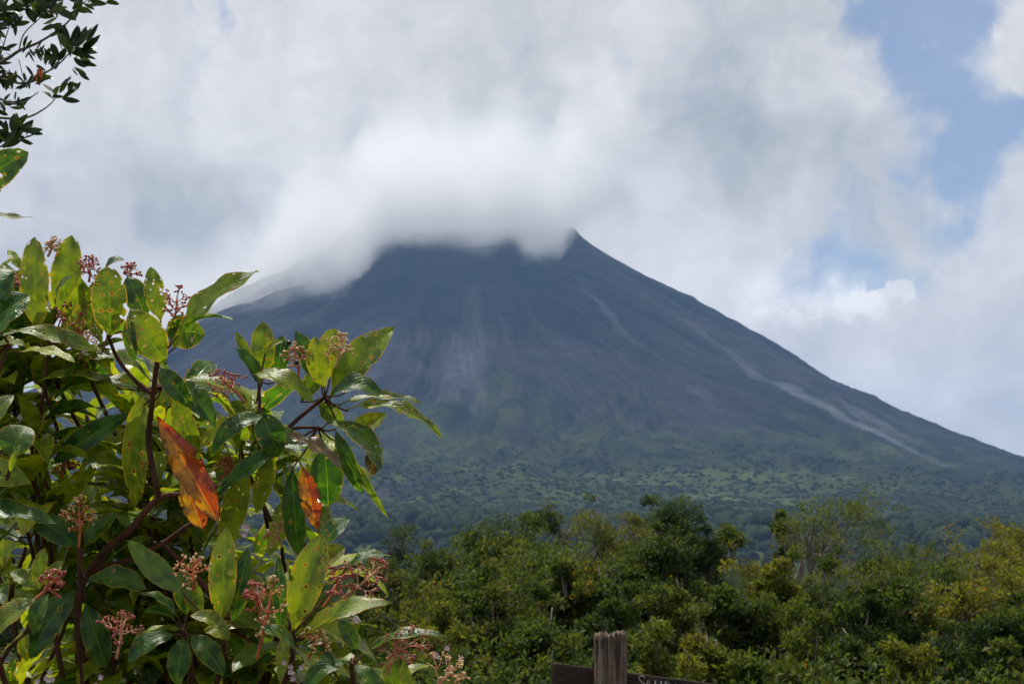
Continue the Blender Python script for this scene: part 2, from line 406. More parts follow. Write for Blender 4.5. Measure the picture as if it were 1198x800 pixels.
def curve(pts):
    n = k.new('ShaderNodeFloatCurve'); k.put(n.inputs['Value'], k.ramp(sx.outputs[0], X0, X1, smooth=False))
    c = n.mapping.curves[0]
    pp = sorted(((x-X0)/(X1-X0), (z-ZA)/(ZB-ZA)) for x, z in pts)
    while len(c.points) < len(pp): c.points.new(.5, .5)
    for q, (a, b) in zip(c.points, pp): q.location = (a, b)
    n.mapping.update()
    return k.m('MULTIPLY_ADD', n.outputs[0], ZB-ZA, ZA)
hgt = k.m('SUBTRACT', k.m('SUBTRACT', sx.outputs[2], curve(lw)), k.m('MULTIPLY', k.m('SUBTRACT', sx.outputs[1], 3640.0), .18))
dep = k.m('SUBTRACT', curve(tw), sx.outputs[2])
a_ = k.m('MULTIPLY', k.ramp(hgt, -14, 75, 0, 1), k.ramp(hgt, 30, 480, 1.0, .0)); b_ = k.ramp(dep, 0, 500, 0, 1)
e_ = k.m('MULTIPLY', k.ramp(sx.outputs[0], X0, X0+300), k.ramp(sx.outputs[0], X1, X1-330))
f_ = k.m('MULTIPLY', k.ramp(sx.outputs[1], CY0, CY0+170), k.ramp(sx.outputs[1], CY1, CY1-150))
dens = k.m('MULTIPLY', k.m('MULTIPLY', a_, b_), k.m('MULTIPLY', e_, f_))
dens = k.m('MULTIPLY', dens, k.ramp(k.noise(pos, .013, 4, .6), .32, .60, .004, .0110))
vol = k.new('ShaderNodeVolumePrincipled'); vol.inputs['Color'].default_value = C3(1.0,1.0,1.0)
vol.inputs['Anisotropy'].default_value = .15; k.put(vol.inputs['Density'], dens)
k.l.new(vol.outputs[0], mo.inputs['Volume'])
m.cycles.volume_step_rate = .7
ring = [(x, z-60) for x, z in lw] + [(x, z+10) for x, z in tw]
n = len(ring); hv = [(x, CY0, z) for x, z in ring] + [(x, CY1, z+110) for x, z in ring]
import bmesh
bm = bmesh.new(); vs = [bm.verts.new(v) for v in hv]
for i in range(n): bm.faces.new((vs[i], vs[(i+1)%n], vs[n+(i+1)%n], vs[n+i]))
bm.faces.new(vs[:n][::-1]); bm.faces.new(vs[n:])
bmesh.ops.triangulate(bm, faces=bm.faces[:]); bmesh.ops.recalc_face_normals(bm, faces=bm.faces[:])
cme = bpy.data.meshes.new('summit_cloud'); bm.to_mesh(cme); bm.free(); cme.materials.append(m)
tag(add_obj('summit_cloud', cme), 'grey cloud wrapped over the summit of the volcano', kind='stuff')

# ------------------------------------------------------------------ haze
m = bpy.data.materials.new('haze'); m.use_nodes = True
k = NT(m.node_tree); k.n.clear(); mo = k.new('ShaderNodeOutputMaterial')
vol = k.new('ShaderNodeVolumePrincipled'); vol.inputs['Color'].default_value = C3(.34,.58,1.0)
vol.inputs['Density'].default_value = 7.0e-5; vol.inputs['Anisotropy'].default_value = 0.0
k.l.new(vol.outputs[0], mo.inputs['Volume'])
hb = MB(); x0,x1,y0,y1,z0,z1 = -9100,9100,-9100,9100,-40,1010
hb.add([(x0,y0,z0),(x1,y0,z0),(x1,y1,z0),(x0,y1,z0),(x0,y0,z1),(x1,y0,z1),(x1,y1,z1),(x0,y1,z1)],
       [(0,3,2,1),(4,5,6,7),(0,1,5,4),(1,2,6,5),(2,3,7,6),(3,0,4,7)])
ho = hb.build('haze', m, None, False); tag(ho, kind='stuff')

# ------------------------------------------------------------------ foliage materials
def leafy(name, dark, mid, yellow, orange, trans=.48, rough=.6, spec=.2):
    m = bpy.data.materials.new(name); m.use_nodes = True; k = NT(m.node_tree); bs = k.n['Principled BSDF']
    at = k.attr('Col'); sp = k.new('ShaderNodeSeparateColor'); k.put(sp.inputs[0], at.outputs['Color'])
    c = k.mix(k.ramp(sp.outputs[0], 0, .5, smooth=False), C3(*dark), C3(*mid))
    c = k.mix(k.ramp(sp.outputs[0], .5, 1, smooth=False), c, C3(*yellow))
    c = k.mix(sp.outputs[1], c, C3(*orange))
    c = k.mix(1.0, c, k.mix(sp.outputs[2], C3(.7,.7,.7), C3(1.3,1.3,1.3)), 'MULTIPLY')
    k.put(bs.inputs['Base Color'], c); bs.inputs['Roughness'].default_value = rough; bs.inputs['Specular IOR Level'].default_value = spec
    tr = k.new('ShaderNodeBsdfTranslucent'); k.put(tr.inputs[0], k.mix(1.0, c, C3(1.25,1.25,.6), 'MULTIPLY'))
    mx = k.new('ShaderNodeMixShader'); mx.inputs[0].default_value = trans
    k.l.new(bs.outputs[0], mx.inputs[1]); k.l.new(tr.outputs[0], mx.inputs[2]); k.l.new(mx.outputs[0], k.n['Material Output'].inputs[0])
    return m
TREE_LEAF = leafy('tree_leaves', (.018,.040,.012), (.082,.115,.020), (.185,.180,.024), (.28,.15,.022))
TWIG_LEAF = leafy('small_dark_leaves', (.016,.032,.012), (.035,.060,.018), (.10,.12,.02), (.30,.07,.02), .3, .45, .25)
def bark(name, a, b, sc=20):
    m = bpy.data.materials.new(name); m.use_nodes = True; k = NT(m.node_tree); bs = k.n['Principled BSDF']
    tcn = k.new('ShaderNodeTexCoord'); v = k.map(tcn.outputs['Object'], scale=(1,1,.25))
    n = k.noise(v, sc, 6, .65); k.put(bs.inputs['Base Color'], k.mix(k.ramp(n,.3,.7), C3(*a), C3(*b)))
    bs.inputs['Roughness'].default_value = .8; bs.inputs['Specular IOR Level'].default_value = .25
    bp = k.new('ShaderNodeBump'); bp.inputs['Strength'].default_value = .5; bp.inputs['Distance'].default_value = .01
    k.put(bp.inputs['Height'], n); k.l.new(bp.outputs[0], bs.inputs['Normal']); return m
TREE_BARK = bark('tree_bark', (.08,.065,.05), (.24,.21,.175), 6)
STEM_BARK = bark('shrub_stem_bark', (.050,.018,.012), (.13,.05,.028), 60)

# ------------------------------------------------------------------ trees beyond the path
def unit(v): return v/np.maximum(np.linalg.norm(v, axis=-1, keepdims=True), 1e-9)
def leaf_cloud(rs, C, rc, n, L, hue, org, up=.45, aspect=.42):
    """n leaves round each clump centre: folded diamonds"""
    k = len(C); c = np.repeat(C, n, 0); r = np.repeat(rc, n)[:,None]
    off = unit(rs.normal(size=(k*n,3)))*(rs.rand(k*n,1)**.45); off[:,2] *= .75
    p = c+off*r
    ax = unit(rs.normal(size=(k*n,3))*.8+off*.9+np.array([0,0,.25])); nn = unit(rs.normal(size=(k*n,3))*.75+np.array([0,0,up])+off*.35)
    sd = unit(np.cross(ax, nn)); nn = np.cross(sd, ax)
    l = L*(.6+.8*rs.rand(k*n,1)); w = l*aspect*.5*(.8+.4*rs.rand(k*n,1))
    b = p; t_ = p+ax*l-nn*l*.12; m1 = p+ax*l*.52+sd*w+nn*w*.35; m2 = p+ax*l*.52-sd*w+nn*w*.35
    V = np.stack([b, m1, t_, m2], 1).reshape(-1,3); i = np.arange(k*n)*4
    Q = np.stack([i,i+1,i+2,i+3], -1)
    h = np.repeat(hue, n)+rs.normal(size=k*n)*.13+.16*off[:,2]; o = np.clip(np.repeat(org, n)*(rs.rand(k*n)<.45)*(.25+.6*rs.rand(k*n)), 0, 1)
    cc = np.stack([np.clip(h,0,1), o, rs.rand(k*n), np.ones(k*n)], -1)
    return V, Q, np.repeat(cc, 4, 0)
KINDS = {  # clumps, leaves per clump, leaf length, hue, orange share, shape, clump radius
 'dome':   dict(n=150, m=230, L=.085, hue=.30, org=.05, shape='dome', rc=.17),
 'dark':   dict(n=150, m=230, L=.085, hue=.10, org=.01, shape='dome', rc=.17),
 'tips':   dict(n=130, m=220, L=.085, hue=.36, org=.30, shape='dome', rc=.15),
 'olive':  dict(n=130, m=170, L=.075, hue=.50, org=.34, shape='dome', rc=.17),
 'airy':   dict(n=80, m=85, L=.085, hue=.34, org=.10, shape='flat', rc=.13),
 'slender':dict(n=50, m=150, L=.085, hue=.30, org=.05, shape='slender', rc=.20),
 'tuft':   dict(n=20, m=160, L=.12, hue=.48, org=.05, shape='tuft', rc=.22),
 'yellow': dict(n=120, m=170, L=.085, hue=.80, org=.28, shape='dome', rc=.14),
 'mixed':  dict(n=130, m=150, L=.08, hue=.40, org=.16, shape='dome', rc=.13),
 'bright': dict(n=100, m=190, L=.085, hue=.58, org=.05, shape='bush', rc=.17),
 'rust':   dict(n=120, m=140, L=.07, hue=.45, org=.55, shape='dome', rc=.16),
}
def make_tree(px, top, wpx, dist, kind, label, name='broadleaf_tree', cat='tree', seed=0, dens=1.0, group=None):
    K = KINDS[kind]; rs = np.random.RandomState(1000+seed)
    pt = P(px, top, dist); x, y = pt.x, pt.y; g = float(ground_h(np.array([x]), np.array([y]))[0])
    H = pt.z-g; Wd = wpx*dist/F; hw = Wd/2
    H *= 1.0; crown_h = min(H*.85, max(Wd*1.05, 1.3)); sh = K['shape']
    if sh in ('dome','bush') and dist < 20: crown_h = H*.92
    n = int(K['n']*(1.15 if dist < 16 else 1)*min(1.4, max(.5, crown_h*Wd/12)))
    th = rs.rand(n)*2*PI; u = rs.rand(n); skew = rs.normal()*.18*hw
    if sh in ('dome','bush'):
        rr = np.sqrt(rs.rand(n)); zz = np.sqrt(np.clip(1-rr**2.6, 0, 1)); zz = zz*(.70+.30*rs.rand(n)) - .75*(rs.rand(n)<.5)*rs.rand(n)
        lob = 1+.30*np.sin(th*3+rs.rand()*6)+.2*np.sin(th*5+rs.rand()*6)+.12*rs.normal(size=n)
        C = np.stack([np.cos(th)*rr*hw*.85*lob, np.sin(th)*rr*hw*.8*lob, H-crown_h+crown_h*.96*np.clip(zz,0,1)*(.62+.38*lob)], -1)
    elif sh == 'flat':
        rr = np.sqrt(rs.rand(n)); C = np.stack([np.cos(th)*rr*hw, np.sin(th)*rr*hw*.8, H-crown_h*.5*rr**1.5*rs.rand(n)-.42*crown_h*(rs.rand(n)<.4)*rs.rand(n)-.1], -1)
    elif sh == 'slender':
        C = np.stack([np.cos(th)*hw*.55*rs.rand(n), np.sin(th)*hw*.55*rs.rand(n), H-crown_h*1.6*u**1.3-.15], -1)
    else:
        C = np.stack([np.cos(th)*hw*.7*rs.rand(n), np.sin(th)*hw*.7*rs.rand(n), H-hw*.5*u-.1], -1)
    C[:,2] += crown_h*.10*rs.normal(size=n)*(rs.rand(n)<.3); C[:,0] += skew*C[:,2]/H
    C[:,2] = np.maximum(C[:,2], .25)
    rc = K['rc']*Wd*(.45+.85*rs.rand(n)) if sh != 'flat' else .11*Wd*(.6+.8*rs.rand(n))
    rc = np.clip(rc, .14, 1.1)*(.8 if n > 40 else 1)
    topness = (C[:,2]-(H-crown_h))/crown_h
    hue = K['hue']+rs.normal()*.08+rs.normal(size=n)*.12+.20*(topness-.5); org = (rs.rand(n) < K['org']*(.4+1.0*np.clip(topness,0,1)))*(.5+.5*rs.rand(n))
    L = K['L']*(1+.006*dist); m = int(K['m']*dens*rs.uniform(.55,1.0)*(.62 if kind in ('mixed','olive','rust','airy','yellow') else 1))
    if dist < 25: L *= .52+.48*max(0, (dist-10)/15); m = int(m*(1.7-.7*max(0, (dist-10)/15)))
    C[:,2] += (H-(C[:,2]+.62*rc).max()) if n > 24 else -.3*rc
    if n > 24: C[:,2] += (7*dist/F)
    V, Q, cc = leaf_cloud(rs, C, rc, m, L, hue, org)
    root = empty(name, (x, y, g)); tag(root, label, cat, group)
    add_obj('crown', np_mesh('crown', V, Q, [TREE_LEAF], False, None, {'Col': cc}), root)
    tb = MB(); tr = max(.02, .007*H+.006*Wd) if sh != 'tuft' else .045; lean = rs.normal()*.04*H
    hs = H-crown_h*(.55 if sh in ('dome','bush') else .75); hs = max(hs, .3)
    fork = Vector((lean, 0, hs)); tb.tube(spline([(0,0,-.3),(lean*.3,.02*H,hs*.5),tuple(fork)], 4), np.linspace(tr, tr*.75, 9), 7)
    sel = rs.choice(n, min(n, 40 if sh in ('dome','bush') else 34), replace=False)
    hubs = [Vector((lean+math.cos(a)*hw*.25, math.sin(a)*hw*.25, hs+(H-hs)*(.25+.15*rs.rand()))) for a in rs.rand(6)*2*PI]
    for h in hubs: tb.tube(spline([fork-Vector((0,0,.05)), fork.lerp(h,.5)+Vector((rs.normal()*.05,0,-.02*H)), h], 3), np.linspace(tr*.62, tr*.36, 7), 6)
    for i in sel:
        c = Vector(C[i]); h = min(hubs, key=lambda q: (q-c).length)
        mid = h.lerp(c, .5)+Vector((rs.normal()*.06*Wd*.3, rs.normal()*.05*Wd*.3, -.04*(c-h).length))
        tb.tube(spline([h, mid, c+Vector((0,0,.2*rc[i]))], 3), np.linspace(max(tr*.34,.012), max(tr*.08,.006), 7), 5)
        if i % 3 == 0:
            e = c+Vector((rs.normal()*.12*Wd*.3, rs.normal()*.1, rc[i]*(1.0+.5*rs.rand()))); tb.tube([c, c.lerp(e,.5)+Vector((.02,0,0)), e], [.012,.009,.005], 4)
    if sh == 'tuft': tb.tube(spline([(hw*.5,.1,-.3),(hw*.35,.1,hs*.6),(hw*.25,0,H-hw*.4)], 4), np.linspace(.05,.03,9), 6)
    tb.build('trunk', TREE_BARK, root)
    return root
TR = [
 (466,618,70,72,'slender','faint thin tree rising behind the shrub, farthest and haziest left of the slope'),
 (512,640,95,50,'dome','low hazy green tree just right of the flowering shrub'),
 (557,641,80,46,'dark','small dark tree in the dip left of the big domed tree'),
 (648,588,56,52,'slender','slender tree with a flat tuft of leaves standing left of the olive brown tree'),
 (706,584,118,50,'olive','olive brown round topped tree between the tufted tree and the dark green one'),
 (600,606,130,42,'dome','green tree sloping down to the left under the tufted tree'),
 (786,586,112,46,'dark','dark green broad tree with a ragged top, right of the olive brown tree'),
 (742,606,70,44,'olive','narrow olive tree wedged before the dark green broad tree'),
 (850,618,42,48,'tuft','little round green tuft standing above the canopy left of centre dip'),
 (884,634,110,46,'rust','brownish thin leaved tree right of the round green tuft'),
 (914,604,36,52,'slender','slim upright tree just left of the tall flat topped tree'),
 (975,574,138,54,'airy','tallest airy flat topped tree with open dark limbs'),
 (940,606,80,50,'airy','open limbed tree under the left edge of the flat topped tree'),
 (1064,640,118,47,'olive','olive green low tree right of the tall flat topped tree'),
 (1110,656,80,43,'dark','dark low tree in the gap before the yellow trees'),
 (1146,622,118,45,'yellow','yellow leaved tree with bare limbs near the right edge'),
 (1196,610,96,49,'yellow','tall yellow green tree cut by the right edge of the view'),
 (655,628,205,31,'dome','largest domed green tree, spreading at the centre behind the post'),
 (560,668,130,28,'dome','mid green rounded tree left of the big domed tree'),
 (498,682,115,27,'olive','olive tree close behind the right side of the flowering shrub'),
 (668,664,92,21,'tips','bush with orange yellow new leaves in front of the big domed tree'),
 (590,690,120,19,'tips','wide bush with yellow orange tips left of the wooden post'),
 (772,640,120,29,'dark','blue green dense tree standing above and right of the wooden post'),
 (826,662,112,28,'olive','dull olive tree between the dense blue green tree and the rusty one'),
 (884,664,96,27,'rust','rust brown twiggy tree left of the dark domed tree'),
 (984,648,150,27,'dark','dark domed tree with a shaded hollow, below the flat topped tree'),
 (908,662,52,23,'bright','pale spindly young tree before the rust brown twiggy tree'),
 (1056,662,118,27,'dome','mid green tree right of the dark domed tree'),
 (1128,684,120,24,'yellow','low yellowish tree below the yellow leaved tree with bare limbs'),
 (1186,704,110,22,'dark','dark green tree low at the right edge of the view'),
 (848,694,120,20,'dome','soft green rounded bush well above the right end of the sign'),
 (498,712,78,17,'bright','fresh bright green bush beside the pale curling flower stalks'),
 (536,628,60,55,'slender','thin hazy tree rising at the left end of the big canopy'),
 (600,650,110,38,'mixed','mottled green and ochre tree overlapping the left flank of the big domed tree'),
 (735,628,120,37,'mixed','mottled tree between the big domed tree and the blue green dense tree'),
 (812,618,90,42,'dark','dark tree forming the right shoulder of the dark green broad tree'),
 (930,650,120,36,'mixed','mottled olive tree left of and behind the dark domed tree'),
 (1030,634,120,40,'mixed','mottled green tree close right of the tall flat topped tree'),
 (1098,668,110,33,'mixed','ochre speckled tree in front of the dark low tree in the gap'),
 (1160,652,130,34,'yellow','rounded yellow tree standing in front of the one with bare limbs'),
 (700,690,120,24,'dark','dark shaded tree straight above the wooden post'),
 (775,692,100,21,'mixed','speckled olive bush like tree above the bright bush behind the sign'),
 (920,700,100,20,'mixed','speckled green tree above the green cone shaped bush'),
 (1010,706,110,19,'dark','dark green tree below the dark domed tree'),
 (545,700,110,21,'mixed','mottled tree right of the fresh bright green bush'),
 (440,660,90,44,'dome','pale hazy green tree just clear of the right side of the shrub'),
 (10,664,130,31,'dome','green tree seen low at the left edge behind the flowering shrub'),
 (120,690,150,27,'dark','dark tree glimpsed through the left stems of the flowering shrub'),
 (255,706,160,27,'dome','green tree glimpsed through the middle of the flowering shrub'),
 (385,694,130,28,'dome','green tree glimpsed behind the right stems of the flowering shrub')]
for i, a in enumerate(TR): make_tree(*a, seed=i)
BU = [
 (540,742,140,13.5,'tips','yellow tipped bush low beside the flowering shrub at the bottom of the view'),
 (630,735,130,12.5,'dome','green bush immediately left of the wooden post'),
 (704,708,104,16,'dark','very dark bush directly behind the top of the wooden post'),
 (770,734,100,10,'bright','bright green bush right behind the sign board'),
 (846,752,110,11.5,'tips','bush with a few orange leaves behind the right end of the sign board'),
 (938,722,104,14,'bright','bright green cone shaped bush right of the sign'),
 (1004,752,96,13,'dome','mid green bush between the two brightest bushes on the right'),
 (1058,756,90,12,'bright','bright yellow green bush with feathery top at the bottom right'),
 (1134,736,130,13.5,'dark','dark bush at the bottom right before the yellowish tree'),
 (1196,756,100,12.5,'dome','green bush in the bottom right corner'),
 (900,776,100,10.5,'dome','low bush along the bottom edge right of the sign'),
 (470,776,110,12.5,'dark','dark bush under the pale curling flower stalks'),
 (1090,716,80,17,'tips','small bush with orange brown tips above the yellow green bush')]
for i, a in enumerate(BU): make_tree(*a, name='leafy_bush', cat='bush', seed=100+i)
# low growth between the trees
rs = np.random.RandomState(9); n = 6500
y = 10.5+50*rs.rand(n)**1.3; x = (rs.rand(n)-.5)*2*(y*.46+2); z = ground_h(x, y)+rs.rand(n)*(.15+.055*y)
ok = (y > 8.5) & ~((np.hypot(x-.4, y-6.5) < 2.4)); x, y, z = x[ok], y[ok], z[ok]; n = len(x)
V, Q, cc = leaf_cloud(rs, np.stack([x,y,z+.2],-1), .22+.4*rs.rand(n), 75, .062, .14+.32*rs.rand(n), (rs.rand(n)<.05)*1.0)
tag(add_obj('undergrowth', np_mesh('undergrowth', V, Q, [TREE_LEAF], False, None, {'Col': cc})), 'dense green undergrowth between the trees', kind='stuff')

# ------------------------------------------------------------------ wooden sign on a post
def wood(name, a, b, c, sc, axis):
    m = bpy.data.materials.new(name); m.use_nodes = True; k = NT(m.node_tree); bs = k.n['Principled BSDF']
    tcn = k.new('ShaderNodeTexCoord'); s = [1,1,1]; s[axis] = .08
    n1 = k.noise(k.map(tcn.outputs['Object'], scale=s), sc, 8, .7); n2 = k.noise(tcn.outputs['Object'], 9, 5, .6); n3 = k.noise(k.map(tcn.outputs['Object'], scale=[.35 if i==axis else 1 for i in range(3)]), 30, 6, .7)
    col = k.mix(k.ramp(n1,.34,.66), C3(*a), C3(*b)); col = k.mix(k.ramp(n2,.52,.66), col, C3(*c)); col = k.mix(k.ramp(n3,.52,.64,0,.85), col, C3(.02,.02,.018))
    k.put(bs.inputs['Base Color'], col); bs.inputs['Roughness'].default_value = .85; bs.inputs['Specular IOR Level'].default_value = .2
    bp = k.new('ShaderNodeBump'); bp.inputs['Strength'].default_value = .9; bp.inputs['Distance'].default_value = .012
    k.put(bp.inputs['Height'], k.m('ADD', n1, n3)); k.l.new(bp.outputs[0], bs.inputs['Normal']); return m
POSTW = wood('weathered_post', (.035,.023,.016), (.26,.19,.145), (.19,.10,.04), 34, 2)
BOARDW = wood('dark_sign_board', (.030,.020,.016), (.075,.050,.038), (.055,.026,.018), 50, 0)
PAINT = bpy.data.materials.new('letter_paint'); PAINT.use_nodes = True
k = NT(PAINT.node_tree); bs = k.n['Principled BSDF']; tcn = k.new('ShaderNodeTexCoord')
k.put(bs.inputs['Base Color'], k.mix(k.ramp(k.noise(tcn.outputs['Object'], 220, 4, .7), .4, .62), C3(.68,.65,.61), C3(.26,.22,.19))); bs.inputs['Roughness'].default_value = .8
pc = P(714, 742, 6.0); root = empty('wooden_sign', (pc.x, pc.y, 0)); tag(root, 'weathered wooden sign post carrying a dark board lettered in pale capitals', 'sign')
def rough_post(h, w, seed, topcut=0.0):
    rs = np.random.RandomState(seed); na, nz = 96, 90; V = []; 
    zz = np.linspace(-.3, h, nz); aa = np.arange(na)*2*PI/na
    A_, Z_ = np.meshgrid(aa, zz)
    sq = 1/np.maximum(np.abs(np.cos(A_)), np.abs(np.sin(A_)))**.55
    r = w/2*sq*.93
    r = r*(1-.10*sstep(.55,.85,vnoise(A_*9/(2*PI)*3, Z_*2.2, 5+seed)) - .17*vnoise(A_*9, Z_*3, 8+seed)**2 - .10*vnoise(A_*26, Z_*9, 9+seed)+.05)
    r = r*(1+.10*sstep(h-.25, h-.5, Z_)*np.clip(np.cos(A_+2.6),0,1))
    Zt = Z_ + (Z_ > h-.03)*(.06*(fbm(A_*6, A_*0+seed, 4, 3, .8)-.5)+topcut*np.cos(A_))
    V = np.stack([np.cos(A_)*r, np.sin(A_)*r, Zt], -1).reshape(-1,3)
    i = np.arange(na*nz).reshape(nz,na); j = np.roll(i, -1, 1)
    Qs = np.stack([i[:-1], j[:-1], j[1:], i[1:]], -1).reshape(-1,4)
    mb = MB(); mb.add(V, Qs); 
    ring = V[-na:]; c0 = ring.mean(0)
    for f in (.75,.5,.25): ring2 = c0+(V[-na:]-c0)*f+np.stack([0*aa,0*aa,.008*(rs.rand(na)-.6)],-1); mb.add(ring2)
    mb.add([c0-np.array([0,0,.008])])
    b = na*(nz-1); rings = [b+np.arange(na)]+[na*nz+q*na+np.arange(na) for q in range(3)]; cc_ = na*nz+3*na
    for q in range(3):
        a1, a2 = rings[q], rings[q+1]; mb.q.append(np.stack([a1, np.roll(a1,-1), np.roll(a2,-1), a2], -1))
    a1 = rings[3]; mb.t.append(np.stack([a1, np.roll(a1,-1), np.full(na, cc_)], -1))
    return mb
rough_post(pc.z, .150, 1, .004).build('post', POSTW, root)
p2 = rough_post(pc.z-.30, .13, 2).build('post', POSTW, root); p2.location = (1.02, .10, 0)
# board: a plank with a worn outline, tilted down to the right
roll = math.atan2(12.0, 92.0); s6 = 6.12/F
tl = P(648, 774, 6.12); BW, BH, BT = 1.32, .30, .032
nxb, nzb = 120, 24
uu = np.linspace(0, BW, nxb); vv = np.linspace(0, -BH, nzb); U_, V_ = np.meshgrid(uu, vv)
edge = .004*(fbm(U_*22, U_*0, 4, 61)-.5)*(V_ > -.02) + .006*(fbm(V_*30, V_*0+9, 3, 63)-.5)
fr = np.stack([U_+edge*(U_<.02), 0*U_, V_+edge], -1).reshape(-1,3); bk = fr+np.array([0,BT,0])
mb = MB(); i = np.arange(nxb*nzb).reshape(nzb, nxb)
mb.add(fr, np.stack([i[:-1,:-1], i[1:,:-1], i[1:,1:], i[:-1,1:]], -1).reshape(-1,4)); mb.add(bk, np.stack([i[:-1,:-1], i[:-1,1:], i[1:,1:], i[1:,:-1]], -1).reshape(-1,4))
N0 = nxb*nzb; bd = list(i[0]) + list(i[1:,-1]) + list(i[-1,-2::-1]) + list(i[-2:0:-1,0])
mb.q.append(np.array([(bd[q], bd[(q+1)%len(bd)], bd[(q+1)%len(bd)]+N0, bd[q]+N0) for q in range(len(bd))]))
board = mb.build('board', BOARDW, root, False)
board.location = (tl.x-pc.x, .085, tl.z); board.rotation_euler = (0, roll, 0)
LET = {  # strokes in a unit cell: (points, width at start, width at end)
 'S': (.62, [([(.55,.84),(.50,.97),(.30,1.0),(.10,.90),(.08,.72),(.22,.58),(.42,.46),(.58,.32),(.55,.12),(.34,0),(.12,.04),(.05,.2)], .05,.05), ([(.14,.66),(.30,.53),(.48,.40)], .09,.09)]),
 'A': (.78, [([(.10,0),(.40,1.0)], .05,.05), ([(.40,1.0),(.72,0)], .11,.11), ([(.22,.34),(.60,.34)], .05,.05), ([(0,0),(.22,0)], .04,.04), ([(.58,0),(.84,0)], .04,.04)]),
 'L': (.62, [([(.16,0),(.16,1)], .11,.11), ([(.03,1),(.30,1)], .04,.04), ([(.03,0),(.52,0)], .045,.045), ([(.52,-.01),(.56,.2)], .06,.03)]),
 'I': (.36, [([(.16,0),(.16,1)], .11,.11), ([(.03,1),(.30,1)], .04,.04), ([(.03,0),(.30,0)], .04,.04)]),
 'D': (.80, [([(.16,0),(.16,1)], .11,.11), ([(.03,1),(.36,1),(.60,.86),(.70,.62),(.72,.48),(.68,.28),(.56,.10),(.34,0),(.03,0)], .05,.05), ([(.66,.7),(.71,.5),(.66,.28)], .09,.09)]),
 'E': (.66, [([(.16,0),(.16,1)], .11,.11), ([(.03,1),(.52,1)], .045,.045), ([(.03,0),(.56,0)], .045,.045), ([(.16,.52),(.42,.52)], .045,.045), ([(.52,1.01),(.53,.84)], .05,.03), ([(.56,-.01),(.58,.2)], .05,.03), ([(.42,.60),(.42,.44)], .04,.04)]),
}
lt = MB()
def stroke(lt, x, y, h, pts, w0, w1, th=.0022):
    pts = [Vector((x+a*h, 0, y+b*h)) for a, b in pts]; n = len(pts); V = []
    if n > 3: pts = spline(pts, 4); n = len(pts)
    for i, p in enumerate(pts):
        tn = (pts[min(i+1,n-1)]-pts[max(i-1,0)]).normalized(); sd = Vector((-tn.z, 0, tn.x)); w = (w0+(w1-w0)*i/(n-1))*h/2
        for s, yy in ((1,-th),(-1,-th),(-1,.001),(1,.001)): q = p+sd*w*s; V.append((q.x, yy, q.z))
    Q = [(4*i+a, 4*i+(a+1)%4, 4*i+4+(a+1)%4, 4*i+4+a) for i in range(n-1) for a in range(4)]+[(0,1,2,3),(4*n-4,4*n-3,4*n-2,4*n-1)]
    lt.add(V, Q)
def letters(txt, px0, base):
    x = px0
    for ch, xpx, h in txt:
        lt = MB()
        for q, (pts, w0, w1) in enumerate(LET[ch][1]): stroke(lt, (xpx-648)*s6/math.cos(roll), base, h, pts, w0*1.15, w1*1.15, .002+.0003*q)
        lo = lt.build('letter', PAINT, board, False); lo.location = (0, -.001, 0)
letters([('S',745.5,.050),('A',753.5,.038),('L',764,.038),('I',770.5,.038),('D',776,.038),('A',785,.038),('D',800,.038),('E',811.5,.038),('L',823,.038)], 0, -.055)

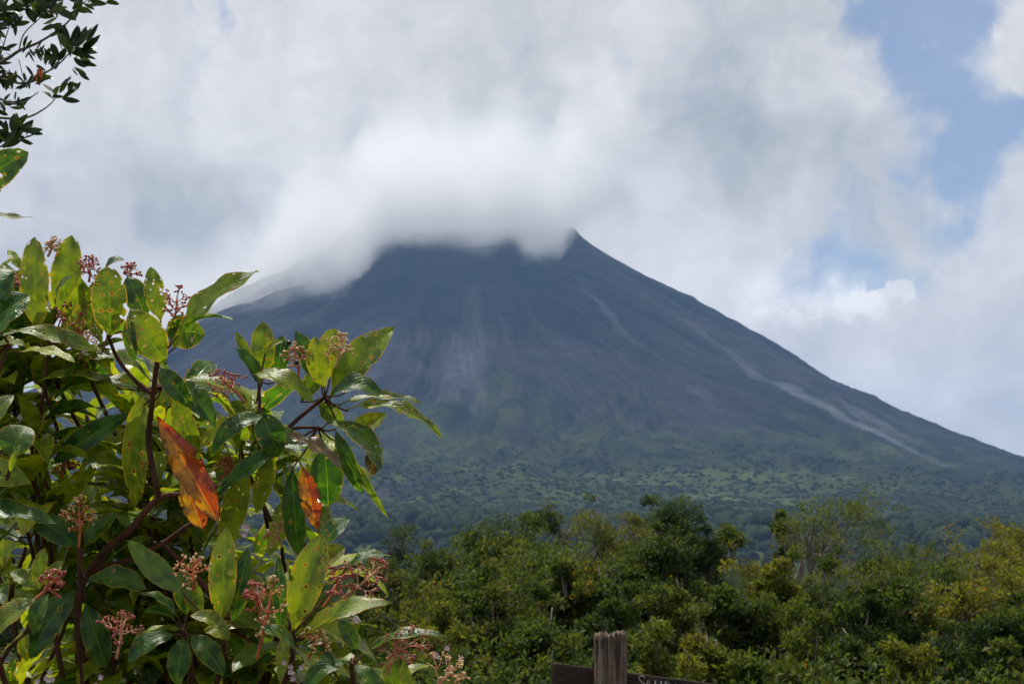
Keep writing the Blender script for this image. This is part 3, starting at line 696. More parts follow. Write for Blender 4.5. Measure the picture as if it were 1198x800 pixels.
# ------------------------------------------------------------------ the flowering shrub in the foreground
def shrub_leaf_mat(name, dark, light, yellow, edge, trans, holes=True, two=None):
    m = bpy.data.materials.new(name); m.use_nodes = True; k = NT(m.node_tree); bs = k.n['Principled BSDF']; out = k.n['Material Output']
    at = k.attr('Col'); sp = k.new('ShaderNodeSeparateColor'); k.put(sp.inputs[0], at.outputs['Color'])
    rnd, yel, dmg = sp.outputs
    uvn = k.new('ShaderNodeUVMap'); uvn.uv_map = 'UVMap'; sx = k.new('ShaderNodeSeparateXYZ'); k.put(sx.inputs[0], uvn.outputs[0])
    u, v = sx.outputs[0], sx.outputs[1]; au = k.m('ABSOLUTE', k.m('SUBTRACT', u, .5))          # 0 midrib .. .5 margin
    cv = k.new('ShaderNodeCombineXYZ'); k.put(cv.inputs[0], k.m('MULTIPLY', u, .34)); k.put(cv.inputs[1], v); k.put(cv.inputs[2], k.m('MULTIPLY', rnd, 37.0))
    co = cv.outputs[0]; n1 = k.noise(co, 5, 4, .6); n2 = k.noise(co, 26, 4, .65)
    c = k.mix(k.ramp(n1,.35,.65), C3(*dark), C3(*light))
    c = k.mix(k.m('MULTIPLY', yel, k.ramp(n1,.3,.62,.35,1.05), clamp=True), c, C3(*yellow))
    if two: c = k.mix(k.ramp(k.m('ADD', u, k.m('MULTIPLY', k.m('SUBTRACT', n1, .5), .8)), .62, .38), c, C3(*two))
    rib = k.ramp(au, .035, .008); vein = k.m('SINE', k.m('ADD', k.m('MULTIPLY', v, 62.0), k.m('MULTIPLY', au, -46.0)))
    vm_ = k.m('MULTIPLY', k.ramp(vein, .80, 1.0), k.ramp(au, .0, .1, .5, .35))
    c = k.mix(k.m('MULTIPLY', rib, .75), c, C3(light[0]*2.6+.02, light[1]*1.9+.02, light[2]*1.4)); c = k.mix(k.m('MULTIPLY', vm_, .5), c, C3(light[0]*2.0+.01, light[1]*1.5, light[2]))
    # margin, bites and chewed spots
    au = k.m('ADD', au, k.m('MULTIPLY', k.m('MULTIPLY', k.ramp(k.noise(co, 8.5, 3, .55), .56, .68), dmg), .20))
    e = k.m('MULTIPLY', k.ramp(k.m('ADD', au, k.m('MULTIPLY', k.m('SUBTRACT', n2, .5), .06)), .452, .485), k.ramp(dmg, .1, .5, .25, 1.0))
    vo = k.new('ShaderNodeTexVoronoi', feature='F1'); k.put(vo.inputs['Vector'], k.vm('ADD', co, k.vm('SCALE', k.vm('SUBTRACT', k.noise(co, 40, 2, .5, col=True), (.5,.5,.5)), scale=.03))); vo.inputs['Scale'].default_value = 13.0; vo.inputs['Randomness'].default_value = 1
    sc = k.new('ShaderNodeSeparateColor'); k.put(sc.inputs[0], vo.outputs['Color'])
    has = k.m('LESS_THAN', sc.outputs[0], k.m('MULTIPLY', dmg, .62)); rad = k.m('MULTIPLY_ADD', sc.outputs[1], .20, .10)
    dd = k.m('DIVIDE', vo.outputs['Distance'], rad)
    ring = k.m('MULTIPLY', has, k.ramp(dd, 1.75, 1.05)); hole = k.m('MULTIPLY', k.m('MULTIPLY', has, k.m('LESS_THAN', dd, .95)), k.m('GREATER_THAN', sc.outputs[2], .45)); hole = k.m('MAXIMUM', hole, k.m('GREATER_THAN', au, .503))
    blot = k.m('MULTIPLY', k.ramp(k.noise(co, 9, 5, .7), .58, .68), dmg)
    c = k.mix(k.m('MULTIPLY', blot, .8), c, C3(*yellow)); c = k.mix(k.m('MAXIMUM', e, ring), c, C3(*edge))
    c = k.mix(k.m('MULTIPLY', ring, k.ramp(dd, 1.2, .8)), c, C3(.22,.075,.02))
    k.put(bs.inputs['Base Color'], c); k.put(bs.inputs['Roughness'], k.ramp(n2, .3, .7, .17, .34)); bs.inputs['Specular IOR Level'].default_value = .45
    bp = k.new('ShaderNodeBump'); bp.inputs['Strength'].default_value = .4; bp.inputs['Distance'].default_value = .0016
    k.put(bp.inputs['Height'], k.m('ADD', k.m('ADD', k.m('MULTIPLY', vm_, -.8), k.m('MULTIPLY', rib, -1.2)), k.m('MULTIPLY', k.m('ADD', n2, n1), 1.3))); k.l.new(bp.outputs[0], bs.inputs['Normal'])
    tr = k.new('ShaderNodeBsdfTranslucent'); k.put(tr.inputs[0], k.mix(1.0, c, C3(1.9,1.9,.7), 'MULTIPLY'))
    mx = k.new('ShaderNodeMixShader'); mx.inputs[0].default_value = trans; k.l.new(bs.outputs[0], mx.inputs[1]); k.l.new(tr.outputs[0], mx.inputs[2]); res = mx.outputs[0]
    if holes:
        tp = k.new('ShaderNodeBsdfTransparent'); m2 = k.new('ShaderNodeMixShader'); k.put(m2.inputs[0], hole); k.l.new(res, m2.inputs[1]); k.l.new(tp.outputs[0], m2.inputs[2]); res = m2.outputs[0]
    k.l.new(res, out.inputs[0]); return m
LEAF = shrub_leaf_mat('glossy_shrub_leaf', (.009,.050,.012), (.048,.135,.016), (.34,.38,.014), (.50,.30,.03), .42)
DEAD = shrub_leaf_mat('withered_leaf', (.20,.040,.012), (.40,.13,.018), (.52,.26,.02), (.10,.035,.015), .42, True, (.34,.050,.020))
PALE = shrub_leaf_mat('drying_leaf', (.09,.06,.03), (.20,.13,.08), (.12,.11,.02), (.25,.14,.04), .25)
def flatmat(name, col, rough=.5, var=None, tr=0):
    m = bpy.data.materials.new(name); m.use_nodes = True; k = NT(m.node_tree); bs = k.n['Principled BSDF']
    tcn = k.new('ShaderNodeTexCoord'); n = k.noise(tcn.outputs['Object'], 60, 3, .6)
    k.put(bs.inputs['Base Color'], k.mix(k.ramp(n,.35,.65), C3(*col), C3(*(var or col)))); bs.inputs['Roughness'].default_value = rough; return m
STALK = flatmat('flower_stalk', (.42,.070,.028), .45, (.55,.17,.06)); PALESTALK = flatmat('pale_flower_stalk', (.50,.17,.08), .45, (.62,.36,.19))
BERRY = flatmat('ochre_buds', (.50,.24,.07), .35, (.62,.48,.22)); REDBERRY = flatmat('red_buds', (.30,.035,.03), .3, (.42,.12,.07)); BLACKB = flatmat('black_berry', (.008,.006,.010), .15)
PINK = flatmat('pale_pink_flowers', (.65,.40,.48), .5, (.75,.6,.62))

def leaf(mb, base, tip, w, normal, arch=.10, fold=.28, col=(.5,.2,.3,1), p=1.0, sharp=.8, twist=0.0, ns=6, nt=14, wave=.0):
    base, tip = Vector(base), Vector(tip); d = tip-base; L = d.length; d.normalize()
    n = (normal-d*normal.dot(d)); n = n.normalized() if n.length > 1e-4 else d.orthogonal().normalized()
    s = d.cross(n); t = np.linspace(0, 1, nt+1); su = np.linspace(-1, 1, ns+1)
    prof = np.sin(PI*np.clip(t,0,1)**p)**sharp; prof = prof*(1-.55*(1-np.clip(t/.18,0,1))) ; prof[-1] = 0.02; prof[0] = .03
    prof = prof/prof.max()*w/2
    cz = arch*L*4*t*(1-t); T, U = np.meshgrid(t, su, indexing='ij'); PR = prof[:,None]
    ph = col[0]*40
    f = fold+0*T
    side = U*PR*np.cos(f); up = np.abs(U)*PR*np.sin(f) - .35*U**2*PR*abs(fold) + cz[:,None] + wave*L*np.sin(T*17+ph+U*1.2)*np.abs(U)
    tw = twist*T; s_ = side*np.cos(tw)-up*0*np.sin(tw); u_ = up+side*np.sin(tw)
    V = np.array(base)[None,None]+np.array(d)*(T*L)[...,None]+np.array(s)*s_[...,None]+np.array(n)*u_[...,None]
    i = np.arange((nt+1)*(ns+1)).reshape(nt+1, ns+1); Q = np.stack([i[:-1,:-1], i[:-1,1:], i[1:,1:], i[1:,:-1]], -1).reshape(-1,4)
    mb.add(V.reshape(-1,3), Q, uv=np.stack([(U*.5+.5).ravel(), T.ravel()], -1), col=col)
def facing(deg, roll=0.0, at=None):
    """0 = towards the viewer, 90 = straight up, roll = to the right"""
    v = Vector((0,-1,0))*math.cos(R(deg))+Vector((0,0,1))*math.sin(R(deg)); return (v+Vector((roll,0,0))).normalized()

sb = P(150, 980, 2.25); shrub = empty('flowering_shrub', (sb.x, sb.y, 0)); tag(shrub, 'large glossy leaved shrub with chewed leaves and red flower stalks filling the left foreground', 'shrub')
off = Vector(shrub.location)
def L3(px, py, d): return P(px, py, d)-off
# hero leaves, shoot by shoot: centre (px,py,depth) and leaves (bx,by, tx,ty, width px, dz base, dz tip, facing deg, yellow, damage, arch, profile, sharp)
SH = {
 'a': ((58,402,2.02), [(46,388,40,277,38,.0,.02,10,.55,.75,.05,1.0,.55),(72,372,84,275,36,.04,.05,8,.5,.6,.04,1.15,.55),(26,318,9,291,12,.03,.05,20,.6,.6,.05,1,.8),
        (28,352,4,308,13,.02,.03,50,.15,.2,.1,1,.7),(78,395,96,330,22,-.02,-.02,30,.5,.5,-.05,1,.8),(66,360,86,322,20,-.04,-.05,60,.1,.2,.12,1,.7)]),
 'b': ((126,392,1.98), [(130,394,126,311,46,0,.0,5,.45,.9,.06,1.05,.5),(120,405,92,322,20,.02,.02,25,.5,.5,-.08,1,.8),(122,318,146,304,15,.04,.04,60,.05,.2,.15,1,.7),
        (172,374,150,323,27,.03,.04,45,.05,.3,.1,1,.7),(118,414,18,386,26,-.02,-.06,40,.4,.5,.06,1.0,.8),(108,330,118,360,22,.05,.05,20,.4,.6,.1,1,.7)]),
 'c': ((186,414,1.98), [(188,376,176,312,28,.02,.03,8,.5,.7,.05,.95,.65),(203,408,302,317,30,.0,-.03,42,.42,.55,.10,1.0,.75),(207,394,274,375,20,-.02,-.05,70,.05,.15,.12,1.0,.7),
        (194,426,152,362,42,-.03,-.05,20,.5,.75,.08,1.15,.65),(192,388,240,391,42,.02,.03,-25,.12,.5,-.15,1.05,.7),(152,368,158,424,18,-.05,-.06,10,.1,.3,.1,1.0,.7),
        (200,398,214,368,18,.03,.04,30,.35,.5,.1,1,.7),(186,430,226,478,26,-.02,-.03,20,.05,.2,.15,1.0,.7)]),
 'd': ((10,402,1.72), [(-22,404,35,346,42,0,.02,55,.02,.05,.10,1.1,.55),(-30,330,8,352,44,0,.0,60,.02,.05,.2,1.1,.6),(-12,420,24,388,14,.03,.0,40,.4,.2,.2,1,.7),
        (22,412,88,423,17,.0,-.04,60,.95,.35,.05,.8,.8),(-20,420,30,404,22,.03,.0,60,.55,.9,.1,1,.7)]),
 'e': ((190,452,2.04), [(200,448,252,500,32,-.03,-.05,30,.05,.1,.15,1.0,.7),(166,458,158,592,34,.02,.03,8,.6,.65,.04,1.0,.6),(156,482,62,542,32,.03,.03,10,.02,.1,.08,1.0,.7),
        (216,445,290,470,20,.03,.03,60,.5,.5,.12,1.0,.75),(180,470,110,448,26,.02,0,60,.2,.4,.1,1.0,.7),(172,440,96,420,24,.03,0,55,.3,.4,.12,1.0,.7),
        (205,455,232,560,30,.05,.06,10,.45,.5,.06,1.0,.6),(150,450,60,470,28,.02,.0,65,.05,.25,.12,1.0,.7),(140,455,40,448,22,.0,-.03,65,.3,.45,.1,1,.7)]),
 'f': ((303,446,2.08), [(309,440,307,376,31,0,.01,5,.45,.25,.05,1.05,.55),(298,436,275,387,14,.02,.03,20,.45,.4,.06,1,.75),(306,452,274,405,18,-.01,-.02,60,.02,.1,.05,1,.75),
        (310,414,332,398,12,-.02,-.03,20,.6,.8,.25,1,.8),(324,446,331,392,26,.03,.04,15,.02,.1,.08,1,.7),(296,438,366,470,24,-.03,-.05,45,.55,.6,.14,1.0,.7),
        (300,472,222,440,16,.0,.0,60,.55,.6,.06,1,.8)]),
 'g': ((380,464,2.06), [(376,452,346,387,22,0,.01,50,.03,.1,.06,.9,.7),(380,456,368,393,27,-.02,-.02,10,.75,.6,.05,1.0,.65),(386,442,391,384,34,.03,.04,12,.55,.8,.06,1.1,.5),
        (386,464,461,383,46,.02,.03,18,.42,.55,.06,1.05,.7),(410,456,434,412,24,.04,.05,25,.7,.6,.05,1,.7),(383,472,452,466,34,.0,-.02,48,.04,.1,.22,.9,.7),
        (396,474,492,471,18,-.02,-.03,62,.55,.35,.07,1.2,.7),(404,480,516,510,20,-.03,-.05,50,.5,.75,.14,1.1,.75),(404,506,452,484,26,.03,.04,15,.75,.4,-.05,1.0,.7),
        (352,470,384,424,26,.05,.06,15,.2,.4,.05,1,.7),(372,470,402,498,26,.02,.02,10,.25,.5,.1,1,.7)]),
 'h': ((372,500,2.05), [(384,494,446,552,28,-.03,-.05,60,.15,.5,.16,1.0,.7),(392,502,424,578,22,.0,.0,15,.05,.2,.12,1,.7),(402,520,454,606,10,.02,.02,20,.3,.3,.16,1,.8),
        (352,520,300,505,26,-.02,-.04,40,.1,.2,.1,1,.7),(380,520,384,592,40,.03,.03,5,.02,.15,.1,1.0,.6),(342,548,350,650,30,.03,.03,8,.03,.15,.05,1.0,.55),
        (320,524,300,600,24,.02,.03,10,.55,.6,.05,1,.7)]),
 'i': ((304,500,2.04), [(312,486,246,532,24,-.02,-.05,30,.02,.1,.18,1,.7),(305,482,326,534,36,-.02,-.03,10,.02,.05,.12,1.05,.6),(338,518,252,578,24,-.01,-.03,30,.01,.05,.06,1,.75),
        (304,484,236,522,24,.02,.02,40,.9,.5,.08,1,.75),(288,540,262,646,32,.04,.05,6,.65,.5,.05,1,.6),(300,498,270,470,20,.02,.03,40,.3,.4,.1,1,.7)]),
 'k': ((6,560,1.62), [(-24,512,16,462,30,0,.02,20,.4,.1,.1,1,.6),(14,536,30,498,46,-.02,.0,15,.10,.2,.12,1,.55),(-30,562,36,566,42,.02,.0,30,.5,.15,.15,.8,.7),(-46,596,66,612,27,.02,.0,40,.05,.1,.06,1,.7),
        (12,552,24,520,8,-.04,-.04,20,.5,.1,.2,1,.6)]),
 'l': ((262,735,1.76), [(259,728,265,616,36,0,.02,8,.45,.55,.04,1.0,.62),(272,728,290,640,26,.02,.03,12,.05,.2,.06,1.0,.7),(214,694,149,631,28,.0,.02,30,.2,.1,-.06,.95,.75),(262,742,222,720,18,-.02,-.03,50,.5,.6,.2,1,.7),
        (240,735,268,748,22,-.03,-.04,50,.45,.9,.2,1,.6),(236,722,216,668,22,.03,.04,20,.3,.2,.05,1,.7)]),
 'm': ((342,742,1.74), [(343,738,378,624,46,0,.02,10,.6,.85,.04,1.15,.6),(352,748,458,705,28,.0,-.02,52,.5,.55,.10,1.0,.75),(376,642,409,607,26,.04,.05,55,.02,.15,.08,1.0,.7),(372,660,404,640,22,.05,.06,30,.5,.7,.1,1.0,.7),
        (330,745,326,650,18,.03,.04,15,.05,.1,.06,1,.7),(345,760,300,735,22,-.01,-.03,50,.1,.2,.15,1,.7),(402,668,456,650,16,.04,.04,68,.05,.2,.10,1.0,.7),(348,756,392,780,24,0,-.02,60,.05,.2,.12,1,.7)]),
 'n': ((412,772,1.80), [(424,766,520,744,18,0,-.02,66,.05,.3,.10,1.0,.7),(410,774,354,812,24,-.02,-.04,50,.02,.1,.15,1.0,.7),(414,776,452,834,24,-.02,-.04,35,.08,.2,.15,1.0,.7),(460,812,458,764,22,.02,.03,5,.35,.1,.04,1,.6),
        (476,824,472,772,18,.03,.04,15,.5,.2,.05,1,.7),(418,760,396,724,22,.02,.03,25,.1,.2,.05,1,.7)]),
 'o': ((94,660,2.0), [(102,678,172,690,30,0,.02,45,.05,.2,.12,1.0,.7),(94,640,30,600,30,.03,.02,25,.02,.1,.1,1.0,.7),(90,690,36,770,40,.03,.0,20,.02,.05,.1,1,.65),(100,705,124,780,34,.03,.03,10,.02,.05,.08,1,.6),
        (98,640,140,600,28,.03,.05,30,.1,.2,.08,1,.7),(90,640,60,600,24,.04,.06,20,.03,.1,.1,1,.7)]),
 'p': ((44,706,1.80), [(46,690,52,640,22,.02,.03,15,.45,.3,.05,1,.7),(42,700,-10,748,32,0,-.03,35,.4,.5,.1,1.0,.7),(46,690,12,668,20,.02,.03,30,.4,.4,.1,1,.7),(56,695,40,742,24,-.02,-.03,30,.08,.1,.1,1,.7),(54,690,74,655,18,.02,.03,30,.5,.3,.1,1,.7),(34,740,28,770,16,0,0,20,.55,.4,.1,1,.7)]),
 'q': ((214,735,1.82), [(212,736,156,748,13,-.02,-.03,62,.55,.3,.1,1,.7),(208,722,162,694,22,0,-.02,60,.03,.2,.1,1.0,.7),(206,728,168,716,20,-.01,-.03,60,.05,.15,.12,1,.7),(206,742,150,775,26,0,-.02,50,.02,.1,.15,1,.7),
        (214,745,206,800,26,0,-.02,30,.05,.1,.1,1,.7),(224,742,262,790,26,.0,-.02,35,.05,.2,.12,1,.7),(218,720,214,660,24,.03,.04,15,.1,.2,.05,1,.7)]),
 'x': ((-46,226,1.6), [(-36,224,33,178,44,0,.0,-15,.10,.2,.08,.8,.5),(-40,240,38,254,9,0,.0,50,.45,.3,-.05,.8,.8),(-30,215,2,225,10,0,0,40,.2,.2,.1,1,.7)]),
}
rnd = random.Random(5)
stems = MB(); clusters = []
for key, (ctr, lv) in SH.items():
    mb = MB(); c0 = L3(*ctr)
    for (bx,by,tx,ty,w,db,dt,fa,ye,dm,ar,pp,sh) in lv:
        d = ctr[2]; b = L3(bx,by,d+db); tp = L3(tx,ty,d+dt); wr = 1.04*w*d/F/max(.55, math.cos(R(min(abs(fa),60))))**.5
        leaf(mb, b, tp, wr, facing(fa, rnd.uniform(-.25,.25)), ar*1.3, rnd.uniform(.25,.55), (rnd.random(), ye, min(1,dm*1.25+.05), 1), pp, sh, rnd.uniform(-.3,.3), wave=rnd.uniform(.010,.026))
        mid = (c0+b)*.5+Vector((0,0,-.004)); stems.tube([c0, mid, b, b.lerp(tp,.03)], [.0016,.0013,.0012,.001], 5)
    clusters.append(mb)
# shoots that fill the body of the shrub behind the front leaves
poly = [(-60,345),(70,352),(120,400),(190,432),(240,450),(290,492),(345,515),(362,560),(330,600),(352,655),(392,700),(440,760),(455,850),(-60,850)]
def inside(x, y):
    r = False; j = len(poly)-1
    for i in range(len(poly)):
        (xi,yi),(xj,yj) = poly[i], poly[j]
        if (yi > y) != (yj > y) and x < (xj-xi)*(y-yi)/(yj-yi)+xi: r = not r
        j = i
    return r
FS = []; tries = 0
while len(FS) < 80 and tries < 20000:
    tries += 1; x = rnd.uniform(-60,460); y = rnd.uniform(350,850)
    if not inside(x, y): continue
    if any(math.hypot(x-g[0], y-g[1]) < 30 for g in ((150,432),(120,536),(75,548))): continue
    dmin = min([math.hypot(x-g[0], y-g[1]) for g in FS] or [99])
    if dmin < 30 and tries < 12000: continue
    FS.append((x, y, rnd.uniform(2.08,2.2) if (x < 130 and y < 640 and rnd.random() < .6) else rnd.choice([rnd.uniform(2.15,2.3), rnd.uniform(2.3,2.75)])))
for (x, y, d) in FS:
    mb = MB(); c0 = L3(x, y, d); nl = rnd.randint(12,17); ax = Vector((rnd.uniform(-.35,.35)+(x-200)/900, rnd.uniform(-.5,.1), 1)).normalized()
    s1 = ax.orthogonal().normalized(); s2 = ax.cross(s1); a0 = rnd.random()*6.28
    for q in range(nl):
        a = a0+q*2.4; el = rnd.uniform(-.35,.95); rad = s1*math.cos(a)+s2*math.sin(a); dr = (rad*math.cos(el)+ax*math.sin(el)).normalized()
        Lf = rnd.uniform(.085,.14); b = c0-ax*.008*q*.6+dr*.014; tp = b+dr*Lf+Vector((0,0,-.012)); nn = (ax*math.cos(el)-rad*math.sin(el)*.8+Vector((rnd.uniform(-.3,.3),rnd.uniform(-.3,.3),0)))
        leaf(mb, b, tp, Lf*rnd.uniform(.30,.42), nn, rnd.uniform(.04,.24), rnd.uniform(.2,.6), (rnd.random(), rnd.choice([.05,.2,.4,.6,.8]) if rnd.random()<.9 else .95, rnd.choice([.1,.3,.6,.8]),1), rnd.uniform(.9,1.15), rnd.uniform(.6,.8), rnd.uniform(-.3,.3), 4, 10, rnd.uniform(.008,.024))
        stems.tube([c0-ax*.008*q*.6, b, b.lerp(tp,.04)], [.0014,.0012,.001], 4)
    stems.tube(spline([c0-ax*.02+Vector((0,0,-.13))+Vector((rnd.uniform(-.05,.05),.05,0)), c0-ax*.05, c0], 3), np.linspace(.0035,.0022,7), 6)
    clusters.append(mb)
for mb in clusters: mb.build('leaf_cluster', LEAF, shrub)
# main branches
def br(pts, r0, r1, n=6):
    p = spline([L3(*q) for q in pts], n); stems.tube(p, np.linspace(r0, r1, len(p)), 8)
br([(186,412,1.99),(183,430,2.0),(178,472,2.02),(174,520,2.03),(186,583,2.03)], .0032, .0046)
br([(126,392,1.98),(138,420,2.0),(158,445,2.01),(179,462,2.02)], .0026, .0032)
br([(380,464,2.06),(340,498,2.06),(302,540,2.05),(262,566,2.04),(224,578,2.03),(186,583,2.03),(150,622,2.03),(118,650,2.05),(92,700,2.1),(100,800,2.15),(130,980,2.2)], .0028, .0066)
br([(303,446,2.08),(304,480,2.06),(306,505,2.05),(302,540,2.05)], .0024, .0030)
br([(372,500,2.05),(352,500,2.06),(336,503,2.06)], .0022,.0026)
br([(262,600,2.08),(225,612,2.07),(190,636,2.07),(150,655,2.08),(105,668,2.10)], .0030,.0050)
br([(94,590,2.0),(92,650,2.0),(94,720,2.02),(96,800,2.05),(120,980,2.15)], .0014,.0032)
br([(58,402,2.02),(52,450,2.04),(44,520,2.08),(40,600,2.1),(60,720,2.12),(110,980,2.2)], .0018,.0045)
br([(10,402,1.72),(-6,450,1.74),(-30,560,1.8),(-20,700,1.9),(60,980,2.1)], .002,.0045)
br([(6,560,1.62),(-30,600,1.66),(-30,760,1.8),(50,990,2.1)], .0024,.005)
br([(-46,226,1.6),(-60,350,1.62),(-60,520,1.7),(-30,760,1.9),(60,990,2.15)], .003,.006)
br([(44,706,1.80),(30,740,1.95),(6,766,1.96),(-10,830,2.0),(70,990,2.15)], .0024,.004)
br([(214,735,1.82),(222,800,2.06),(190,990,2.2)], .003,.005)
br([(262,735,1.76),(256,790,2.02),(200,990,2.2)], .003,.005)
br([(342,742,1.74),(332,800,2.05),(240,990,2.22)], .003,.006)
br([(412,772,1.80),(400,830,2.06),(280,990,2.22)], .003,.006)
br([(190,636,2.07),(250,700,2.12),(300,800,2.2),(240,980,2.3)], .003,.007)
for (x0_,y0_) in ((60,500),(150,520),(260,620),(330,640),(30,640),(200,690),(300,720),(380,720),(110,560)):
    br([(x0_,y0_,2.35),(x0_+rnd.uniform(-25,25),y0_+90,2.38),(150+(x0_-150)*.5,980,2.4)], .003,.007)
stems.tube([L3(150,900,2.2), L3(150,980,2.25), Vector((0,0,.9)), Vector((0,0,.4)), Vector((0,0,-.05))], [.012,.016,.02,.024,.03], 10)
for q in range(4): a = q*1.6+.5; stems.tube([Vector((.1*math.cos(a),.1*math.sin(a),-.05)), Vector((.08*math.cos(a),.08*math.sin(a),.45)), L3(90+70*q,990,2.25)], [.018,.014,.008], 8)
stems.build('stems', STEM_BARK, shrub)
# withered leaves
def single(name, mat, b, tp, w, fa, ye, dm, ar, d, label, fold=.3, dz=(0,0), p=1.0, sh=.7, twist=.2):
    mb = MB(); leaf(mb, L3(*b,d+dz[0]), L3(*tp,d+dz[1]), w*d/F, facing(fa,.1), ar, fold, (rnd.random(),ye,dm,1), p, sh, twist, 8, 22, wave=.045)
    o = mb.build(name, mat, shrub); o['label'] = label; return o
single('withered_leaf', DEAD, (184,488), (256,612), 40, 25, .6, .85, .05, 1.94, 'large orange red withered leaf hanging by the main stem', .4, p=1.05)
single('withered_leaf', DEAD, (214,556), (238,620), 32, 10, .9, .6, .05, 2.0, 'orange withered leaf tucked behind the large red one')
single('withered_leaf', DEAD, (354,545), (371,619), 26, 10, .4, .95, .05, 1.99, 'deep red orange leaf hanging at the right')
single('withered_leaf', PALE, (336,508), (402,548), 30, 55, .3, .5, .08, 1.98, 'drying pinkish leaf shining in the sun')
single('withered_leaf', PALE, (430,528), (438,556), 18, 35, .4, .7, .1, 2.0, 'shrivelled pale leaf tip')
# flower clusters
def sphere(mb, c, r):
    c = Vector(c)
    V = []; n, m_ = 8, 5
    for i in range(m_+1):
        el = -PI/2+PI*i/m_
        for j in range(n): V.append((c.x+r*math.cos(el)*math.cos(j*2*PI/n), c.y+r*math.cos(el)*math.sin(j*2*PI/n), c.z+r*math.sin(el)))
    mb.add(V, [(i*n+j, i*n+(j+1)%n, (i+1)*n+(j+1)%n, (i+1)*n+j) for i in range(m_) for j in range(n)])
def cyme(b, tp, d, spread, mat, bmat, levels=3, br_=.0021, label=None, curl=0.0, dens=3, name='flower_cluster'):
    st, bb = MB(), MB(); B0, T0 = L3(*b,d), L3(*tp,d-.01); ax = (T0-B0); H = ax.length; ax.normalize(); sc = spread*(.68 if b[1] < 600 else .54)*d/F
    st.tube([B0, B0.lerp(T0,.5)+Vector((.002,0,0)), T0], [.0019,.0016,.0013], 6)
    def rec(p, dr, L, lv):
        q = p+dr*L; mid = p.lerp(q,.5)+Vector((rnd.uniform(-1,1),rnd.uniform(-1,1),curl*3+rnd.uniform(-1,1)))*L*.16
        st.tube([p, mid, q], [.0011*(.6+.2*lv), .0010*(.6+.2*lv), .0008*(.6+.2*lv)], 5)
        if lv == 0:
            
            for _ in range(rnd.choice((1,1,2,3))): sphere(bb, q+Vector((rnd.uniform(-1,1),rnd.uniform(-1,1),rnd.uniform(-1,1)))*.0022, br_*rnd.uniform(.4,1.0))
            return
        s1 = dr.orthogonal().normalized(); s1.rotate(Matrix.Rotation(rnd.random()*6.28, 3, dr)); 
        for s in ((1,-1,0) if lv > 1 or rnd.random() < .35 else (1,-1)):
            nd = (dr*(.75 if s else 1)+s1*s*.75+Vector((rnd.uniform(-.2,.2),rnd.uniform(-.2,.2),rnd.uniform(-.1,.15)))).normalized()
            rec(q, nd, L*rnd.uniform(.45,.9), lv-1)
    for i in range(dens):
        f = .35+.65*(i+.5)/dens; p = B0.lerp(T0, f); s1 = ax.orthogonal().normalized(); s1.rotate(Matrix.Rotation(i*1.57+rnd.random(), 3, ax))
        for s in (1,-1): rec(p, (ax*.55+s1*s).normalized(), sc*(.52-.25*f)*rnd.uniform(.8,1.1), levels-1)
    rec(T0, ax, sc*.22, levels-1)
    o = st.build(name, mat, shrub); bb.build('berries', bmat, o)
    if label: o['label'] = label
for a in [((104,330),(104,310),2.04,34,STALK,REDBERRY),((96,400),(84,368),2.02,54,STALK,REDBERRY),((92,420),(96,390),2.05,46,PALESTALK,BERRY),((200,388),(207,350),2.02,46,STALK,REDBERRY),((10,345),(10,330),2.0,26,STALK,REDBERRY),
          ((286,470),(262,445),2.03,52,STALK,REDBERRY),((56,300),(60,286),2.06,22,PALESTALK,BERRY),((150,330),(152,316),2.06,26,PALESTALK,REDBERRY),
          ((350,445),(345,412),2.04,36,STALK,BERRY),((392,430),(398,400),2.01,34,PALESTALK,BERRY),((92,640),(92,598),1.96,66,STALK,BERRY),((42,700),(66,676),1.92,40,STALK,REDBERRY),((226,690),(226,664),1.94,58,STALK,BERRY),
          ((136,770),(142,728),1.98,62,PALESTALK,REDBERRY),((300,770),(318,690),1.95,70,STALK,BERRY),((304,720),(296,690),1.97,44,STALK,REDBERRY),((378,710),(402,672),2.02,62,STALK,REDBERRY),((400,700),(440,668),2.02,66,PALESTALK,REDBERRY),
          ((452,790),(462,758),2.02,62,PALESTALK,REDBERRY),((452,770),(488,748),2.02,60,PALESTALK,REDBERRY),((500,812),(530,782),2.02,64,PALESTALK,BERRY),((360,770),(372,745),1.96,44,STALK,BERRY),((70,560),(76,540),2.1,34,STALK,REDBERRY),((270,560),(266,545),2.1,30,STALK,REDBERRY),
          ((330,640),(322,620),2.1,40,PALESTALK,BERRY)]:
    if a[0][1] > 660: a = (a[0], a[1], a[2]-.22)+tuple(a[3:])
    cyme(*a)
for (x, y) in ((338,401),(347,424)):
    mb = MB(); sphere(mb, L3(x,y,2.0), .0038); o = mb.build('berry', BLACKB, shrub); o['label'] = 'ripe black berry'
    stems2 = None
def flowers(px, py, d, n, s):
    mb = MB()
    for i in range((n+1)//2):
        c = L3(px+rnd.gauss(0,s), py+rnd.gauss(0,s*.7), d+rnd.uniform(-.02,.02))
        for q in range(5):
            a = q*1.2566+rnd.random()*.3; v = Vector((math.cos(a), -.5, math.sin(a)))*.0045; w = Vector((-math.sin(a),0,math.cos(a)))*.0017
            mb.add([tuple(c), tuple(c+v*.6+w), tuple(c+v), tuple(c+v*.6-w)], [(0,1,2,3)])
    o = mb.build('blossoms', PINK, shrub); o['label'] = 'tiny pale pink blossoms'
for a in ((56,797,1.94,14,10),(118,797,1.94,8,8),(348,782,1.94,14,8),(288,690,1.95,6,6),(292,620,2.0,5,4),(415,725,1.98,4,4),(526,762,2.0,7,8)): flowers(*a)

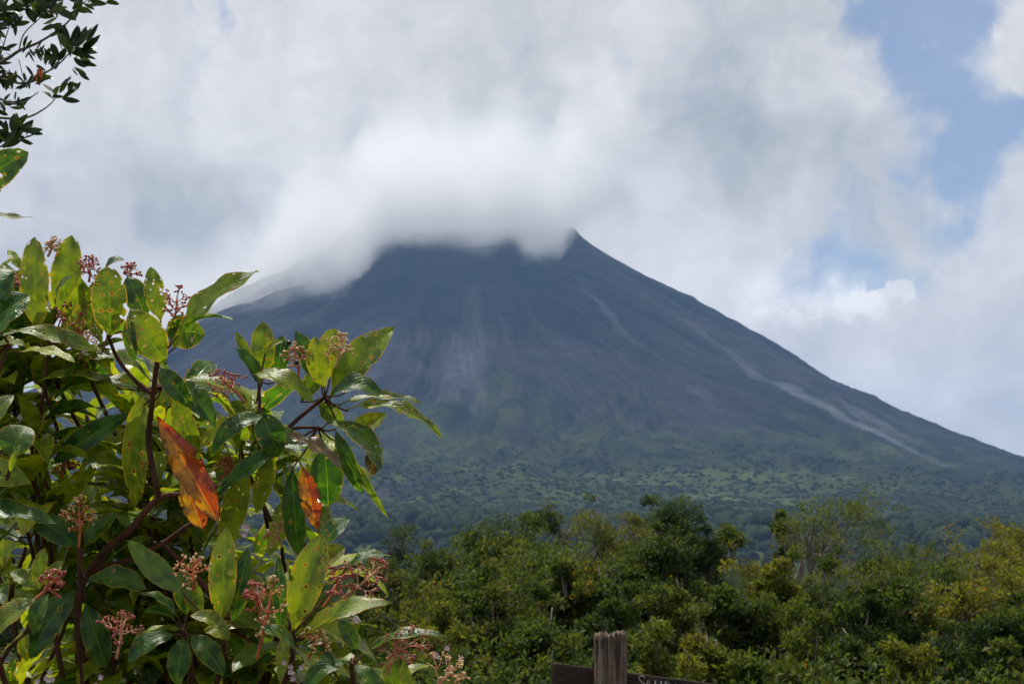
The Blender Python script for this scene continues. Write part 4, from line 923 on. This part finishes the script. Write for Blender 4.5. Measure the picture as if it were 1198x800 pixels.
# ------------------------------------------------------------------ the tree reaching in at the top left
tp0 = P(-430, 560, 3.5); tree = empty('overhanging_tree', (tp0.x, tp0.y, 0)); tag(tree, 'tree with small dark leaves whose twigs hang into the top left corner', 'tree'); off2 = Vector(tree.location)
def T3(px, py, d): return P(px, py, d)-off2
tb = MB(); tb.tube(spline([(0,0,-.1),(.03,0,.8),(-.02,.02,1.6),tuple(T3(-430,150,3.5))], 5), np.linspace(.07,.05,16), 10)
tb.tube(spline([T3(-430,150,3.5),T3(-420,-100,3.5),T3(-380,-320,3.5)], 5), np.linspace(.05,.03,11), 9); tb.build('trunk', TREE_BARK, tree)
bb = MB()
def b2(pts, r0, r1): p = spline([T3(x,y,3.3) for x,y in pts], 6); bb.tube(p, np.linspace(r0,r1,len(p)), 6)
b2([(-430,180),(-250,150),(-90,125)], .022,.006); b2([(-90,125),(0,74),(22,60),(45,50),(67,36),(84,20),(92,-8)], .0045,.0013)
b2([(-250,150),(-120,150),(-30,134),(0,138),(30,138),(54,126),(68,112)], .0055,.0009)
b2([(-90,125),(-20,112),(20,122),(45,108)], .005,.001)
b2([(-90,125),(-20,92),(28,98),(52,86),(70,74),(82,62),(96,56)], .0035,.0012)
b2([(-120,60),(-40,30),(0,20),(30,10),(60,-10)], .005,.0015); b2([(-430,20),(-120,60)], .015,.008)
b2([(22,60),(28,40),(46,22),(58,10)], .0018,.001); b2([(0,66),(8,40),(14,20)], .0016,.001); b2([(67,36),(72,56),(82,62)], .0013,.001)
b2([(-60,190),(-20,180),(0,172),(16,160),(30,152)], .003,.001); b2([(-250,150),(-140,185),(-60,190)], .008,.004); b2([(84,20),(92,8),(104,0),(120,-4)], .0014,.001)
b2([(30,98),(26,86),(22,70)], .0013,.0008)
bb.build('branches', TREE_BARK, tree)
lm = MB(); rl = random.Random(12)
def tw(px, py, n, lo, hi, a0=80, sp=70):
    for i in range(int(n*1.35)):
        a = R(a0+rl.uniform(-sp,sp)); L = rl.uniform(lo,hi); x = px+rl.uniform(-7,7); y = py+rl.uniform(-7,7); d = 3.3+rl.uniform(-.04,.04)
        b = T3(x,y,d); t_ = T3(x+math.cos(a)*L, y-math.sin(a)*L, d+rl.uniform(-.03,.03))
        leaf(lm, b, t_, L*rl.uniform(.24,.38)*d/F, facing(rl.uniform(-40,60), rl.uniform(-.9,.9)), rl.uniform(-.1,.1), .2, (rl.choice([0,.1,.2,.35,.5,.75]), 0, rl.random(), 1), 1.0, .75, 0, 2, 7)
for a in [(84,62,9,20,32,55,75),(96,58,6,22,36,35,55),(78,56,6,16,28,95,40),(90,70,6,14,26,0,60),(58,78,9,12,24,90,70),(66,70,5,12,20,100,50),(46,68,7,12,22,80,70),(30,62,5,10,18,90,60),
          (28,100,9,10,22,80,80),(14,100,7,10,20,80,90),(2,100,8,12,24,80,90),(44,98,7,10,20,60,80),(66,112,7,12,22,60,90),(78,104,5,10,20,50,60),(24,124,7,10,20,80,110),(0,128,6,10,18,80,110),
          (16,160,10,16,30,60,80),(2,168,9,16,30,80,70),(28,156,6,12,24,20,60),(-8,158,8,14,26,70,80),(60,14,10,14,28,60,90),(44,22,7,12,24,70,80),(30,8,14,14,26,60,120),(10,12,16,14,28,60,150),
          (-8,30,10,14,28,50,140),(14,30,9,12,24,50,150),(72,30,6,12,22,200,40),(84,18,7,12,24,70,80),(100,2,8,14,24,20,50),(118,-4,6,12,22,10,40),(0,58,6,10,20,60,120),(48,0,8,14,24,60,150),(-4,80,8,12,22,60,120),(80,-6,8,12,24,70,120),(84,84,3,10,18,-30,40)]: tw(*a)
lm.build('foliage', TWIG_LEAF, tree)
mb = MB(); leaf(mb, T3(48,78,3.27), T3(45,100,3.27), 8*3.3/F, facing(0), .05, .2, (.5,1,.8,1)); o = mb.build('dead_leaf', TWIG_LEAF, tree); o['label'] = 'single rusty dead leaf'
